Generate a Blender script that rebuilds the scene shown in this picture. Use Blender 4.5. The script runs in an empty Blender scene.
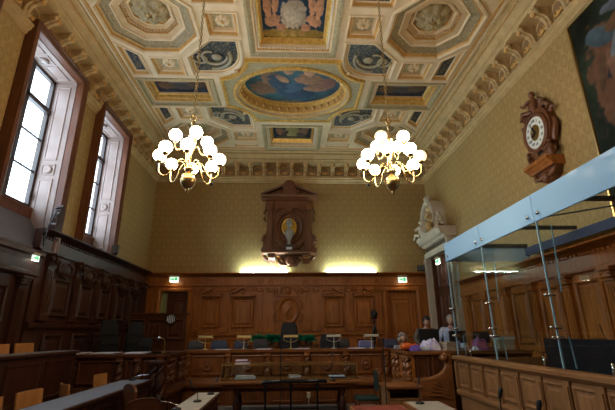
import bpy, bmesh, math, random
from mathutils import Vector, Matrix, noise
random.seed(7)
C = bpy.context.scene.collection
SC = bpy.context.scene
PI = math.pi

# ------------------------------------------------------------------ camera, world, lights, exposure
cam_d = bpy.data.cameras.new('camera'); cam = bpy.data.objects.new('camera', cam_d); C.objects.link(cam)
cam_d.sensor_width = 36; cam_d.lens = 36 * 395.3 / 615; cam_d.clip_start = .05; cam_d.clip_end = 200
cam.matrix_world = Matrix(((0.9991, -0.0054, -0.0425, 0), (-0.0421, -0.3056, -0.9512, 0),
                           (-0.0078, 0.9521, -0.3056, 1.7), (0, 0, 0, 1)))
SC.camera = cam
SC.view_settings.view_transform = 'Standard'; SC.view_settings.look = 'None'
SC.view_settings.gamma = 1; SC.view_settings.use_curve_mapping = False
SC.view_settings.exposure = 1.28
w = bpy.data.worlds.new('sky'); SC.world = w; w.use_nodes = True
bg = w.node_tree.nodes['Background']; bg.inputs[0].default_value = (.72, .84, 1, 1); bg.inputs[1].default_value = 4.3
SC.cycles.max_bounces = 8; SC.cycles.diffuse_bounces = 5; SC.cycles.transparent_max_bounces = 24
SC.cycles.sample_clamp_indirect = 6; SC.cycles.caustics_reflective = False; SC.cycles.caustics_refractive = False
SC.cycles.use_light_tree = True
XL, XR, YB, YF, ZC = -5.0, 5.12, 14.0, -4.0, 8.12
CX = .04
WINS = [(1, 6.45, 8.15), (2, 9.3, 10.87), (3, 3.6, 5.3), (4, .8, 2.5)]
def portal(y0, y1):
    l = bpy.data.lights.new('window_daylight', 'AREA'); l.shape = 'RECTANGLE'; l.size = 3.3; l.size_y = y1 - y0
    l.cycles.is_portal = True
    o = bpy.data.objects.new('window_daylight', l); C.objects.link(o)
    o.location = (XL - .62, (y0 + y1) / 2, 5.75); o.rotation_euler = (0, -PI / 2, 0)
for _n, a, b in WINS: portal(a, b)
GLOBE_E, TUBE_E = 14.0, 120.0

# ------------------------------------------------------------------ materials
def mat(name, col, rough=.6, metal=0, spec=.5, emit=None, es=0, bump=None, noisec=None, nscale=6, coat=0):
    m = bpy.data.materials.new(name); m.use_nodes = True; nt = m.node_tree; b = nt.nodes['Principled BSDF']
    b.inputs['Base Color'].default_value = (*col, 1); b.inputs['Roughness'].default_value = rough
    b.inputs['Metallic'].default_value = metal; b.inputs['Specular IOR Level'].default_value = spec
    b.inputs['Coat Weight'].default_value = coat
    if emit: b.inputs['Emission Color'].default_value = (*emit, 1); b.inputs['Emission Strength'].default_value = es
    tc = nt.nodes.new('ShaderNodeTexCoord')
    if noisec or bump:
        n = nt.nodes.new('ShaderNodeTexNoise'); n.inputs['Scale'].default_value = nscale; n.inputs['Detail'].default_value = 5
        nt.links.new(tc.outputs['Object'], n.inputs['Vector'])
        if noisec:
            r = nt.nodes.new('ShaderNodeValToRGB'); r.color_ramp.elements[0].position = .35; r.color_ramp.elements[1].position = .65
            r.color_ramp.elements[0].color = (*col, 1); r.color_ramp.elements[1].color = (*noisec, 1)
            nt.links.new(n.outputs[0], r.inputs[0]); nt.links.new(r.outputs[0], b.inputs['Base Color'])
        if bump:
            bp = nt.nodes.new('ShaderNodeBump'); bp.inputs['Strength'].default_value = bump; bp.inputs['Distance'].default_value = .02
            nt.links.new(n.outputs[0], bp.inputs['Height']); nt.links.new(bp.outputs[0], b.inputs['Normal'])
    return m
def wood(name, c1, c2, rough=.38, axis=2, sc=9):
    m = bpy.data.materials.new(name); m.use_nodes = True; nt = m.node_tree; b = nt.nodes['Principled BSDF']
    tc = nt.nodes.new('ShaderNodeTexCoord'); mp = nt.nodes.new('ShaderNodeMapping'); s = [sc, sc, sc]; s[axis] = sc * .09
    mp.inputs['Scale'].default_value = s
    n = nt.nodes.new('ShaderNodeTexNoise'); n.inputs['Scale'].default_value = 2.2; n.inputs['Detail'].default_value = 6; n.inputs['Distortion'].default_value = .6
    n2 = nt.nodes.new('ShaderNodeTexNoise'); n2.inputs['Scale'].default_value = .9; n2.inputs['Detail'].default_value = 2
    mx = nt.nodes.new('ShaderNodeMath'); mx.operation = 'MULTIPLY_ADD'; mx.inputs[1].default_value = .65
    m2 = nt.nodes.new('ShaderNodeMath'); m2.operation = 'MULTIPLY'; m2.inputs[1].default_value = .35
    r = nt.nodes.new('ShaderNodeValToRGB'); r.color_ramp.elements[0].position = .33; r.color_ramp.elements[1].position = .66
    r.color_ramp.elements[0].color = (*c1, 1); r.color_ramp.elements[1].color = (*c2, 1)
    bp = nt.nodes.new('ShaderNodeBump'); bp.inputs['Strength'].default_value = .12; bp.inputs['Distance'].default_value = .01
    L = nt.links.new
    L(tc.outputs['Object'], mp.inputs[0]); L(mp.outputs[0], n.inputs['Vector']); L(tc.outputs['Object'], n2.inputs['Vector'])
    L(n2.outputs[0], m2.inputs[0]); L(n.outputs[0], mx.inputs[0]); L(m2.outputs[0], mx.inputs[2])
    L(mx.outputs[0], r.inputs[0]); L(r.outputs[0], b.inputs['Base Color']); L(n.outputs[0], bp.inputs['Height']); L(bp.outputs[0], b.inputs['Normal'])
    b.inputs['Roughness'].default_value = rough; b.inputs['Specular IOR Level'].default_value = .45
    return m
def wallpaper(name, c1, c2, hax):     # staggered damask; hax = horizontal axis of the wall
    m = bpy.data.materials.new(name); m.use_nodes = True; nt = m.node_tree; b = nt.nodes['Principled BSDF']; L = nt.links.new
    N = lambda t: nt.nodes.new('ShaderNode' + t)
    def M(op, a, bb=None, c=None):
        k = N('Math'); k.operation = op
        for i, v in enumerate((a, bb, c)):
            if v is None: continue
            if isinstance(v, (int, float)): k.inputs[i].default_value = v
            else: L(v, k.inputs[i])
        return k.outputs[0]
    tc = N('TexCoord'); sp = N('SeparateXYZ'); L(tc.outputs['Object'], sp.inputs[0])
    u = M('MULTIPLY', sp.outputs[hax], 2 * PI / .31); v = M('MULTIPLY', sp.outputs[2], 2 * PI / .42)
    cu = M('COSINE', u); cv = M('COSINE', v); f = M('MULTIPLY', cu, cv)
    ogee = M('ABSOLUTE', M('ADD', cu, cv)); line = M('LESS_THAN', ogee, .28)
    a = M('ABSOLUTE', f); ring = M('COMPARE', a, .55, .13); core = M('GREATER_THAN', a, .86)
    petals = M('GREATER_THAN', M('SINE', M('ADD', M('MULTIPLY', u, 3), M('MULTIPLY', v, 2))), .55)
    tot = M('MINIMUM', M('ADD', M('ADD', line, M('MULTIPLY', ring, .8)), M('ADD', core, M('MULTIPLY', petals, .35))), 1)
    n = N('TexNoise'); n.inputs['Scale'].default_value = 1.1; n.inputs['Detail'].default_value = 4; L(tc.outputs['Object'], n.inputs['Vector'])
    mx = N('MixRGB'); mx.inputs[1].default_value = (*c1, 1); mx.inputs[2].default_value = (*c2, 1); L(tot, mx.inputs[0])
    mm = N('MixRGB'); mm.blend_type = 'MULTIPLY'; mm.inputs[2].default_value = (.68, .66, .6, 1)
    L(M('MULTIPLY', n.outputs[0], .7), mm.inputs[0]); L(mx.outputs[0], mm.inputs[1]); L(mm.outputs[0], b.inputs['Base Color'])
    b.inputs['Roughness'].default_value = .62; b.inputs['Specular IOR Level'].default_value = .3
    return m
def arabesque(name, c1, c2, sc=9, th=.52):
    m = bpy.data.materials.new(name); m.use_nodes = True; nt = m.node_tree; b = nt.nodes['Principled BSDF']; L = nt.links.new
    tc = nt.nodes.new('ShaderNodeTexCoord'); n = nt.nodes.new('ShaderNodeTexNoise'); n.inputs['Scale'].default_value = sc
    n.inputs['Detail'].default_value = 1; n.inputs['Distortion'].default_value = 2.2
    r = nt.nodes.new('ShaderNodeValToRGB'); e = r.color_ramp.elements
    e[0].position = th; e[0].color = (*c1, 1); e[1].position = th + .04; e[1].color = (*c2, 1)
    k = e.new(th + .10); k.color = (*c2, 1); k = e.new(th + .13); k.color = (*c1, 1)
    L(tc.outputs['Object'], n.inputs['Vector']); L(n.outputs[0], r.inputs[0]); L(r.outputs[0], b.inputs['Base Color'])
    b.inputs['Roughness'].default_value = .5
    return m
def glassm(name, tint=(.93, .97, .97), refl=1.0, frost=0, fcol=(.5, .65, .85)):
    m = bpy.data.materials.new(name); m.use_nodes = True; nt = m.node_tree; nt.nodes.remove(nt.nodes['Principled BSDF']); L = nt.links.new
    out = nt.nodes['Material Output']; t = nt.nodes.new('ShaderNodeBsdfTransparent'); t.inputs[0].default_value = (*tint, 1)
    g = nt.nodes.new('ShaderNodeBsdfGlossy'); g.inputs['Roughness'].default_value = .02
    f = nt.nodes.new('ShaderNodeLayerWeight'); f.inputs[0].default_value = .5
    q = nt.nodes.new('ShaderNodeMath'); q.operation = 'POWER'; q.inputs[1].default_value = 5; L(f.outputs['Facing'], q.inputs[0])
    k = nt.nodes.new('ShaderNodeMath'); k.operation = 'MULTIPLY_ADD'; k.inputs[1].default_value = .9 * refl; k.inputs[2].default_value = .035 * refl; L(q.outputs[0], k.inputs[0])
    mx = nt.nodes.new('ShaderNodeMixShader'); L(k.outputs[0], mx.inputs[0]); L(t.outputs[0], mx.inputs[1]); L(g.outputs[0], mx.inputs[2])
    o = mx.outputs[0]
    if frost:
        d = nt.nodes.new('ShaderNodeBsdfDiffuse'); d.inputs[0].default_value = (*fcol, 1)
        m2 = nt.nodes.new('ShaderNodeMixShader'); m2.inputs[0].default_value = frost; L(o, m2.inputs[1]); L(d.outputs[0], m2.inputs[2]); o = m2.outputs[0]
    L(o, out.inputs[0]); return m
def vcol(name, rough=.55):
    m = bpy.data.materials.new(name); m.use_nodes = True; nt = m.node_tree; a = nt.nodes.new('ShaderNodeAttribute'); a.attribute_name = 'paint'
    nt.links.new(a.outputs[0], nt.nodes['Principled BSDF'].inputs['Base Color']); nt.nodes['Principled BSDF'].inputs['Roughness'].default_value = rough; nt.nodes['Principled BSDF'].inputs['Specular IOR Level'].default_value = .15
    return m
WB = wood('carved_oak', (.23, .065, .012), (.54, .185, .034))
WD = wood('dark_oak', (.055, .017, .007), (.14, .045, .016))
WR = wood('shade_darkened_red_wood', (.022, .006, .003), (.072, .018, .007), rough=.5)  # reddish wood, with the shade of the window wall darkened into it
WL = wood('honey_oak', (.21, .09, .032), (.38, .185, .07), rough=.4, axis=1)
WLV = wood('honey_oak_upright', (.21, .09, .032), (.38, .185, .07), rough=.4)
WBH = wood('bench_oak', (.16, .052, .016), (.36, .14, .042), rough=.3, axis=0)
WA = wood('surround_walnut', (.11, .037, .015), (.24, .088, .032))
WC = wood('window_casing_wood', (.10, .03, .012), (.19, .06, .022), rough=.4)
PLY = wood('beech_plywood', (.46, .185, .055), (.60, .28, .09), rough=.35)
LEATHER = mat('grey_desk_leather', (.25, .28, .36), .38, noisec=(.19, .22, .29), nscale=12)
CREAMTOP = mat('cream_desk_leather', (.50, .45, .37), .45, noisec=(.44, .39, .31), nscale=10)
REDTOP = mat('red_desk_leather', (.30, .045, .035), .5, noisec=(.24, .035, .03), nscale=10)
WPB = wallpaper('damask_wallpaper_back', (.42, .262, .098), (.51, .338, .128), 0)
WPS = wallpaper('damask_wallpaper_side', (.42, .262, .098), (.51, .338, .128), 1)
CREAM = mat('cream_plaster', (.84, .66, .43), .55, noisec=(.76, .58, .35), nscale=3)
CREAM2 = mat('warm_cream_moulding', (.70, .49, .27), .5, noisec=(.60, .39, .19), nscale=5)
OCHRE = mat('ochre_gilt_edge', (.74, .42, .13), .42, metal=.25, noisec=(.62, .33, .09), nscale=9)
GOLD = mat('gilding', (.98, .64, .18), .33, metal=.45, noisec=(.72, .42, .09), nscale=14, bump=.5)
SAGE = mat('grey_green_relief', (.37, .30, .17), .5, noisec=(.52, .41, .21), nscale=16, bump=.6)
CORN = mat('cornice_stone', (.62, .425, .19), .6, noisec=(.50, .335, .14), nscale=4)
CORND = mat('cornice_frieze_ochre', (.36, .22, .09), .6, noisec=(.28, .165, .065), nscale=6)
CORNB = mat('cornice_bracket', (.70, .49, .23), .55, noisec=(.48, .31, .13), nscale=9, bump=.4)
NAVY = arabesque('navy_arabesque', (.010, .016, .035), (.26, .21, .11), 11)
NAVYP = mat('navy_field', (.012, .02, .05), .5)
STONE = mat('pale_stone', (.60, .50, .38), .6, noisec=(.50, .41, .30), nscale=4, bump=.2)
REVEAL = mat('reveal_paint', (.37, .27, .24), .45, noisec=(.31, .22, .19), nscale=3)
SASH = mat('dark_sash', (.045, .03, .028), .5)
BRASS = mat('brass', (.78, .58, .28), .25, metal=1)
BRASSD = mat('aged_brass', (.45, .30, .12), .3, metal=1)
BLACK = mat('black_plastic', (.012, .012, .014), .4)
BLACKG = mat('black_lacquer', (.01, .01, .012), .15)
BLKL = mat('black_leather', (.012, .012, .016), .6, spec=.3)
CHROME = mat('chrome', (.75, .77, .8), .15, metal=1)
STEELB = mat('blue_grey_steel', (.07, .10, .18), .4, metal=.2)
STEELD = mat('dark_steel', (.035, .042, .05), .45)
GLASS = glassm('pane_glass', refl=.9)
WGLASS = glassm('window_glass', refl=.6)
GEDGE = glassm('glass_edge', frost=.7, fcol=(.45, .72, .82))
FROST = glassm('frosted_header', frost=.8, fcol=(.44, .70, .94), tint=(.8, .88, 1))
GLOBE = mat('opal_globe', (1, .95, .85), .3, emit=(1, .83, .60), es=GLOBE_E)
TUBE = mat('white_tube', (1, 1, 1), .3, emit=(.62, .95, 1), es=TUBE_E)
SIGN = mat('lit_sign_face', (.9, .95, .9), .4, emit=(.78, .95, .80), es=.4)
SIGNG = mat('sign_green', (.02, .35, .12), .4, emit=(.02, .45, .12), es=.5)
DOWN = mat('sign_downlight', (1, 1, .9), .4, emit=(1, .93, .75), es=8)
WHITE = mat('white_plastic', (.72, .72, .72), .4)
PAPER = mat('white_paper', (.66, .66, .78), .7)
MARBLE = mat('veined_marble', (.40, .37, .32), .35, noisec=(.30, .28, .24), nscale=20)
LEAFB = mat('bronze_leaf_band', (.28, .215, .115), .5, noisec=(.46, .35, .18), nscale=22, bump=.6)
SHELL = mat('shell_relief', (.33, .29, .22), .5, noisec=(.45, .36, .20), nscale=12)
BRONZE = mat('gilt_roundel', (1, .62, .10), .35, metal=.3)
GREEN = mat('green_leaf', (.03, .46, .24), .5, noisec=(.01, .24, .13), nscale=30)
GREENL = mat('green_leather', (.007, .04, .035), .4)
POT = mat('planter_brown', (.10, .06, .04), .7)
GREYF = mat('blue_grey_fabric', (.05, .055, .10), .8)
TAUPE = mat('taupe_fabric', (.065, .055, .052), .8)
SKIN = mat('skin', (.52, .30, .21), .5)
HAIRD = mat('dark_hair', (.012, .010, .010), .5)
HAIRG = mat('grey_hair', (.30, .27, .25), .6)
SHIRT = mat('light_blue_shirt', (.50, .62, .85), .8)
SHIRTD = mat('olive_brown_shirt', (.11, .09, .07), .8)
SHIRTG = mat('grey_patterned_top', (.12, .12, .13), .8, noisec=(.35, .35, .36), nscale=30)
TROUSER = mat('dark_trousers', (.02, .02, .03), .8)
ORANGE = mat('orange_plastic', (.85, .16, .03), .4)
LILAC = mat('lilac_plastic', (.55, .50, .90), .4, noisec=(.85, .84, 1), nscale=9)
MAUVE = mat('mauve_fabric', (.30, .10, .24), .6)
CARD = mat('manila_card', (.46, .37, .27), .7)
PAINT = vcol('oil_paint')
DIALM = mat('dial_enamel', (.80, .78, .70), .35)
CARPET = mat('dark_floor_boards', (.06, .03, .018), .5, noisec=(.09, .045, .025), nscale=5)
TILE = mat('pale_step_tile', (.30, .27, .24), .5)
PLASTERG = mat('grey_sill_plaster', (.13, .12, .135), .6, noisec=(.10, .095, .11), nscale=3)

# ------------------------------------------------------------------ geometry builder
class G:
    def __init__(s): s.v = []; s.f = []; s.m = []; s.sm = []; s.T = Matrix()
    def add(s, vs, fs, mi=0, smooth=False):
        b = len(s.v); s.v += [tuple(s.T @ Vector(p)) for p in vs]
        for f in fs: s.f.append([b + i for i in f]); s.m.append(mi); s.sm.append(smooth)
        return s
    def box(s, a, b, mi=0):
        (x0, y0, z0), (x1, y1, z1) = a, b
        return s.add([(x0, y0, z0), (x1, y0, z0), (x1, y1, z0), (x0, y1, z0), (x0, y0, z1), (x1, y0, z1), (x1, y1, z1), (x0, y1, z1)],
              [(3, 2, 1, 0), (4, 5, 6, 7), (0, 1, 5, 4), (1, 2, 6, 5), (2, 3, 7, 6), (3, 0, 4, 7)], mi)
    def cbox(s, c, d, mi=0, bev=0):
        x, y, z = c; a, b, h = d[0] / 2, d[1] / 2, d[2] / 2
        if not bev: return s.box((x - a, y - b, z - h), (x + a, y + b, z + h), mi)
        k = bev; lv = []
        for zz, e in ((z - h, k), (z - h + k, 0), (z + h - k, 0), (z + h, k)):
            A, B = a - e, b - e; q = k * .6
            lv.append([(x - A + q, y - B, zz), (x + A - q, y - B, zz), (x + A, y - B + q, zz), (x + A, y + B - q, zz), (x + A - q, y + B, zz), (x - A + q, y + B, zz), (x - A, y + B - q, zz), (x - A, y - B + q, zz)])
        return s.loft(lv, True, True, True, mi)
    def loft(s, rings, closed=True, cap0=False, cap1=False, mi=0, smooth=False):
        n = len(rings[0]); vs = [p for r in rings for p in r]; fs = []
        for i in range(len(rings) - 1):
            for j in range(n if closed else n - 1):
                k = (j + 1) % n; fs.append((i * n + j, i * n + k, (i + 1) * n + k, (i + 1) * n + j))
        s.add(vs, fs, mi, smooth)
        if cap0: s.add(rings[0], [tuple(range(n))[::-1]], mi)
        if cap1: s.add(rings[-1], [tuple(range(n))], mi)
        return s
    def lathe(s, prof, c=(0, 0, 0), n=16, mi=0, axis='z', smooth=True, sx=1, sy=1):
        rings = []
        for r, h in prof:
            ring = []
            for i in range(n):
                a = 2 * PI * i / n; p = (r * math.cos(a) * sx, r * math.sin(a) * sy, h)
                if axis == 'y': p = (p[0], -p[2], p[1])
                if axis == 'x': p = (p[2], p[0], p[1])
                ring.append((c[0] + p[0], c[1] + p[1], c[2] + p[2]))
            rings.append(ring)
        return s.loft(rings, True, True, True, mi, smooth)
    def sphere(s, c, r, mi=0, n=14, m=8):
        rx, ry, rz = (r, r, r) if isinstance(r, (int, float)) else r
        rings = []
        for j in range(m + 1):
            t = PI * j / m; q = max(math.sin(t), .02)
            rings.append([(c[0] + rx * q * math.cos(2 * PI * i / n), c[1] + ry * q * math.sin(2 * PI * i / n), c[2] - rz * math.cos(t)) for i in range(n)])
        return s.loft(rings, True, True, True, mi, True)
    def tube(s, pts, r, n=8, mi=0, smooth=True):
        pts = [Vector(p) for p in pts]; rs = r if isinstance(r, (list, tuple)) else [r] * len(pts); rings = []; up = None
        for i, p in enumerate(pts):
            d = (pts[min(i + 1, len(pts) - 1)] - pts[max(i - 1, 0)]).normalized()
            if up is None: up = Vector((0, 0, 1)) if abs(d.z) < .9 else Vector((1, 0, 0))
            a = d.cross(up).normalized(); b = a.cross(d).normalized(); up = b
            rings.append([tuple(p + (a * math.cos(2 * PI * k / n) + b * math.sin(2 * PI * k / n)) * rs[i]) for k in range(n)])
        return s.loft(rings, True, True, True, mi, smooth)
    def extr(s, prof, x0, x1, mi=0, mitre=(0, 0)):     # prof: closed (y,z) outline swept along x; mitre adds k*y at the ends
        a = [(x0 + mitre[0] * y, y, z) for y, z in prof]; b = [(x1 + mitre[1] * y, y, z) for y, z in prof]
        return s.loft([a, b], True, True, True, mi)
    def prism(s, poly, y0, y1, mi=0):      # poly in (x,z), extruded along y
        return s.loft([[(x, y0, z) for x, z in poly], [(x, y1, z) for x, z in poly]], True, True, True, mi)
    def rings(s, poly, prof, mp, cap=None, start=0):
        # prof: list of (inset, height, mat index)
        last = None
        for i, (ins, h, mi) in enumerate(prof):
            r = [mp(a, b, h) for a, b in offset(poly, ins)]
            if last: s.loft([last, r], True, False, False, mi)
            last = r
        if cap is not None: s.add(last, [tuple(range(len(last)))], cap)
        return s
    def build(s, name, mats, parent=None, loc=None, rotz=None, recalc=True):
        me = bpy.data.meshes.new(name); me.from_pydata(s.v, [], s.f)
        mats = mats if isinstance(mats, (list, tuple)) else [mats]
        for m in mats: me.materials.append(m)
        me.polygons.foreach_set('material_index', s.m); me.polygons.foreach_set('use_smooth', s.sm)
        if recalc:
            bm = bmesh.new(); bm.from_mesh(me); bmesh.ops.recalc_face_normals(bm, faces=bm.faces); bm.to_mesh(me); bm.free()
        me.update(); o = bpy.data.objects.new(name, me); C.objects.link(o)
        if parent: o.parent = parent
        if loc: o.location = loc
        if rotz: o.rotation_euler = (0, 0, rotz)
        return o
def offset(poly, d):
    if abs(d) < 1e-9: return list(poly)
    n = len(poly); out = []
    area = sum(poly[i][0] * poly[(i + 1) % n][1] - poly[(i + 1) % n][0] * poly[i][1] for i in range(n)); sg = 1 if area > 0 else -1
    for i in range(n):
        p0, p, p1 = Vector(poly[i - 1]), Vector(poly[i]), Vector(poly[(i + 1) % n])
        e0 = (p - p0).normalized(); e1 = (p1 - p).normalized()
        n0 = Vector((-e0.y, e0.x)) * sg; n1 = Vector((-e1.y, e1.x)) * sg; m = n0 + n1
        if m.length < 1e-6: m = n0
        m.normalize(); k = d / max(m.dot(n0), .35); out.append((p.x + m.x * k, p.y + m.y * k))
    return out
def rect(x0, y0, x1, y1): return [(x0, y0), (x1, y0), (x1, y1), (x0, y1)]
def ell(cx, cy, a, b, n=48): return [(cx + a * math.cos(2 * PI * i / n), cy + b * math.sin(2 * PI * i / n)) for i in range(n)]
def empty(name, loc=(0, 0, 0), rz=0):
    o = bpy.data.objects.new(name, None); C.objects.link(o); o.location = loc; o.rotation_euler = (0, 0, rz); o.empty_display_size = .1; return o
def tag(o, label, cat, group=None):
    o['label'] = label; o['category'] = cat
    if group: o['group'] = group
    return o
def thing(name, label, cat, loc=(0, 0, 0), rz=0, group=None): return tag(empty(name, loc, rz), label, cat, group)
def st(o): o['kind'] = 'structure'; return o
def dup(root, loc, rz=None, label=None):
    r = root.copy(); C.objects.link(r); r.location = loc
    if rz is not None: r.rotation_euler = (0, 0, rz)
    if label: r['label'] = label
    for ch in list(root.children):
        c = ch.copy(); C.objects.link(c); c.parent = r
        for g in list(ch.children):
            d = g.copy(); C.objects.link(d); d.parent = c
    return r
def copy_child(o, parent, loc, rz=None):
    c = o.copy(); C.objects.link(c); c.parent = parent; c.location = loc
    if rz is not None: c.rotation_euler = (0, 0, rz)
    return c
def text(body, size, parent, loc, rot, m, name='lettering'):
    cu = bpy.data.curves.new(name, 'FONT'); cu.body = body; cu.size = size; cu.extrude = .002; cu.align_x = 'CENTER'; cu.align_y = 'CENTER'
    cu.materials.append(m); tmp = bpy.data.objects.new('tmp', cu); C.objects.link(tmp); bpy.context.view_layer.update()
    me = bpy.data.meshes.new_from_object(tmp.evaluated_get(bpy.context.evaluated_depsgraph_get())); bpy.data.objects.remove(tmp); me.name = name; o = bpy.data.objects.new(name, me); C.objects.link(o); o.parent = parent; o.location = loc; o.rotation_euler = rot; return o
LW, RW = PI / 2, -PI / 2      # rotation of fixtures on the left / right wall (local -y faces the room)

# ------------------------------------------------------------------ painted canvases
def canvas(name, poly, z, blobs, base, parent, mp, seed=0, nx=90, amp=.35, flip=False):
    # fills the polygon with small painted cells; blobs: (cx,cy,rx,ry,rot,colour) in polygon units 0..1
    xs = [p[0] for p in poly]; ys = [p[1] for p in poly]; x0, x1, y0, y1 = min(xs), max(xs), min(ys), max(ys)
    blobs = [(b0, (1 - b1 if flip else b1), b2, b3, (-b4 if flip else b4), b5) for b0, b1, b2, b3, b4, b5 in blobs]
    ny = max(8, int(nx * (y1 - y0) / (x1 - x0))); g = G(); inside = len(poly) > 4
    vs, fs, cols = [], [], []
    cxx, cyy, A, B = (x0 + x1) / 2, (y0 + y1) / 2, (x1 - x0) / 2, (y1 - y0) / 2
    for j in range(ny + 1):
        for i in range(nx + 1):
            u, v = i / nx, j / ny; X, Y = x0 + (x1 - x0) * u, y0 + (y1 - y0) * v
            if inside:   # squeeze the grid into the ellipse
                a, b = (X - cxx) / A, (Y - cyy) / B
                X = cxx + A * a * math.sqrt(1 - b * b / 2); Y = cyy + B * b * math.sqrt(1 - a * a / 2)
                u, v = (X - x0) / (x1 - x0), (Y - y0) / (y1 - y0)
            vs.append(mp(X, Y, z)); c = Vector(base(u, v)); q = noise.noise(Vector((u * 5, v * 5, seed))) ; c = c * (1 + amp * q)
            for (bx, by, rx, ry, ro, col) in blobs:
                dx, dy = u - bx, v - by; e = noise.noise(Vector((u * 14, v * 14, seed + 5))) * .45 + noise.noise(Vector((u * 34, v * 34, seed + 9))) * .25
                px = (dx * math.cos(ro) + dy * math.sin(ro)) / rx; py = (-dx * math.sin(ro) + dy * math.cos(ro)) / ry
                d = px * px + py * py + e
                if d < 1: 
                    k = min(1, (1 - d) * 5); sh = 1 + .45 * (py * .7 - px * .5) * .8
                    c = c.lerp(Vector(col) * max(.25, sh), k)
            c = c * (1 + .35 * noise.noise(Vector((u * 26, v * 26, seed + 2))))
            cols.append((max(c.x, 0), max(c.y, 0), max(c.z, 0), 1))
    for j in range(ny):
        for i in range(nx):
            a = j * (nx + 1) + i; fs.append((a, a + 1, a + nx + 2, a + nx + 1))
    me = bpy.data.meshes.new(name); me.from_pydata(vs, [], fs); me.materials.append(PAINT)
    at = me.color_attributes.new('paint', 'FLOAT_COLOR', 'POINT'); at.data.foreach_set('color', [q for c in cols for q in c])
    o = bpy.data.objects.new(name, me); C.objects.link(o); o.parent = parent; return o

# ------------------------------------------------------------------ room shell
ZW0, ZWH = 3.75, 7.27
st(G().box((XL - .6, YF, -.1), (XR + .3, YB + .3, 0)).build('floor', CARPET))
st(G().box((XL - .3, YB, 0), (XR + .3, YB + .3, 8.3)).build('wall_back', WPB))
st(G().box((XR, YF, 0), (XR + .3, YB, 8.3)).build('wall_right', WPS))
st(G().box((XL - .3, YF - .3, 0), (XR + .3, YF, 8.3)).build('wall_front', CREAM2))
g = G(); segs = sorted((a, b) for _n, a, b in WINS); ys = [YF] + [q for s_ in segs for q in s_] + [YB]
for i in range(0, len(ys), 2): g.box((XL - .62, ys[i], 0), (XL, ys[i + 1], 8.3))
for a, b in segs:
    z0 = 3.3 if a == 6.45 else ZW0
    g.box((XL - .62, a, 0), (XL, b, z0)); g.box((XL - .62, a, ZWH), (XL, b, 8.3))
st(g.build('wall_left', WPS))

def dais():
    g = G(); g.box((-4.9, 10.5, 0), (5.0, 13.95, .45)); g.box((2.5, 8.55, 0), (5.0, 10.5, .32)); g.box((-2.45, 10.0, 0), (2.45, 10.5, .32)); g.box((-4.9, 8.55, 0), (-2.5, 10.5, .45))
    st(g.build('floor_dais', CARPET))
    st(G().box((-2.3, 9.55, 0), (2.3, 9.72, .16)).build('trim_9', TILE))
dais()

# windows: opening lined with panelled reveal, dark sash, panes, sloped sill, wooden casing
def window(n, y0, y1):
    fx = XL - .5; zb = 3.3 if n == 1 else ZW0; zg = 4.2; W = y1 - y0
    r = st(empty('window_%d' % n, (XL, (y0 + y1) / 2, 0), LW))      # local x along the wall (+Y), -y into the room
    h = W / 2
    g = G(); c = .11                                                    # casing round the opening
    prof = [(0, 0), (.0, .16), (.03, .18), (.10, .18), (.12, .20), (.15, .20), (.15, 0)]
    for s in (-1, 1):
        pts = [(s * (h + a), -b) for a, b in prof]
        g.loft([[(x, y, zb - .05) for x, y in pts], [(x, y, ZWH + abs(x) - h) for x, y in pts]], True, True, True)
    a = [(-h - p, -q, ZWH + p) for p, q in prof]; b = [(h + p, -q, ZWH + p) for p, q in prof]; g.loft([a, b], True, True, True)
    g.build('casing', WC, r)
    g = G(); d0, d1 = -.01, .5                                         # reveal linings
    for s in (-1, 1): g.box((s * h - .012, d0, zb), (s * h + .012, d1 + .1, ZWH))
    g.box((-h, d0, ZWH - .012), (h, d1 + .1, ZWH + .012))
    def rp(a0, b0, a1, b1, mp):
        g.rings(rect(a0, b0, a1, b1), [(0, 0, 0), (.012, .016, 0), (.03, .016, 0), (.042, .004, 0)], mp, 0)
    for s in (-1, 1):
        mp = lambda a, b, hh, s=s: (s * (h - .012 - hh), a, b)
        rp(.10, 5.3, .40, 7.15, mp); rp(.10, 4.95, .40, 5.22, mp); rp(.10, zb + .15, .40, 4.87, mp)
        g.lathe([(.09, 0), (.09, .02), (.06, .025), (.0, .012)], (s * (h - .02), .25, 5.085), 16, 0, 'x', sx=1) if s < 0 else \
            g.lathe([(.09, 0), (.09, -.02), (.06, -.025), (.0, -.012)], (s * (h - .02), .25, 5.085), 16, 0, 'x')
    mp = lambda a, b, hh: (a, b, ZWH - .012 - hh)
    rp(-h + .12, .10, -.2, .40, mp); rp(.2, .10, h - .12, .40, mp); rp(-.15, .10, .15, .40, mp)
    g.lathe([(.0, 0), (.09, 0), (.09, .02), (.0, .02)], (0, .25, ZWH - .05), 16)
    g.build('reveal', REVEAL, r)
    g = G().extr([(-.02, zb - .02), (-.02, zb + .02), (.42, 4.0), (.5, 4.0), (.5, zb - .02)], -h, h)
    g.build('sill', PLASTERG, r)
    g = G().box((-h, .40, 3.98), (h, .5, zg)); g.box((-h, .38, zg - .04), (h, .5, zg)); g.build('sill_board', WC, r)
    g = G(); t = .075                                                    # sash and glazing bars
    g.box((-h, .47, zg), (-h + t, .56, ZWH)); g.box((h - t, .47, zg), (h, .56, ZWH)); g.box((-h, .47, zg), (h, .56, zg + t)); g.box((-h, .47, ZWH - t), (h, .56, ZWH))
    g.box((-.08, .45, zg), (.08, .56, ZWH)); g.box((-h, .45, 6.42), (h, .56, 6.53))
    for z in (5.0, 5.75): g.box((-h, .495, z - .02), (h, .53, z + .02))
    g.box((h - .13, .44, zg + .2), (h - .085, .47, zg + .35)); g.box((-.03, .42, 5.0), (.03, .45, 5.5))
    g.build('sash', SASH, r)
    for s in (-1, 1):
        G().box((min(s * .08, s * (h - t)), .515, zg + t), (max(s * .08, s * (h - t)), .52, ZWH - t)).build('pane', WGLASS, r)
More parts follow.
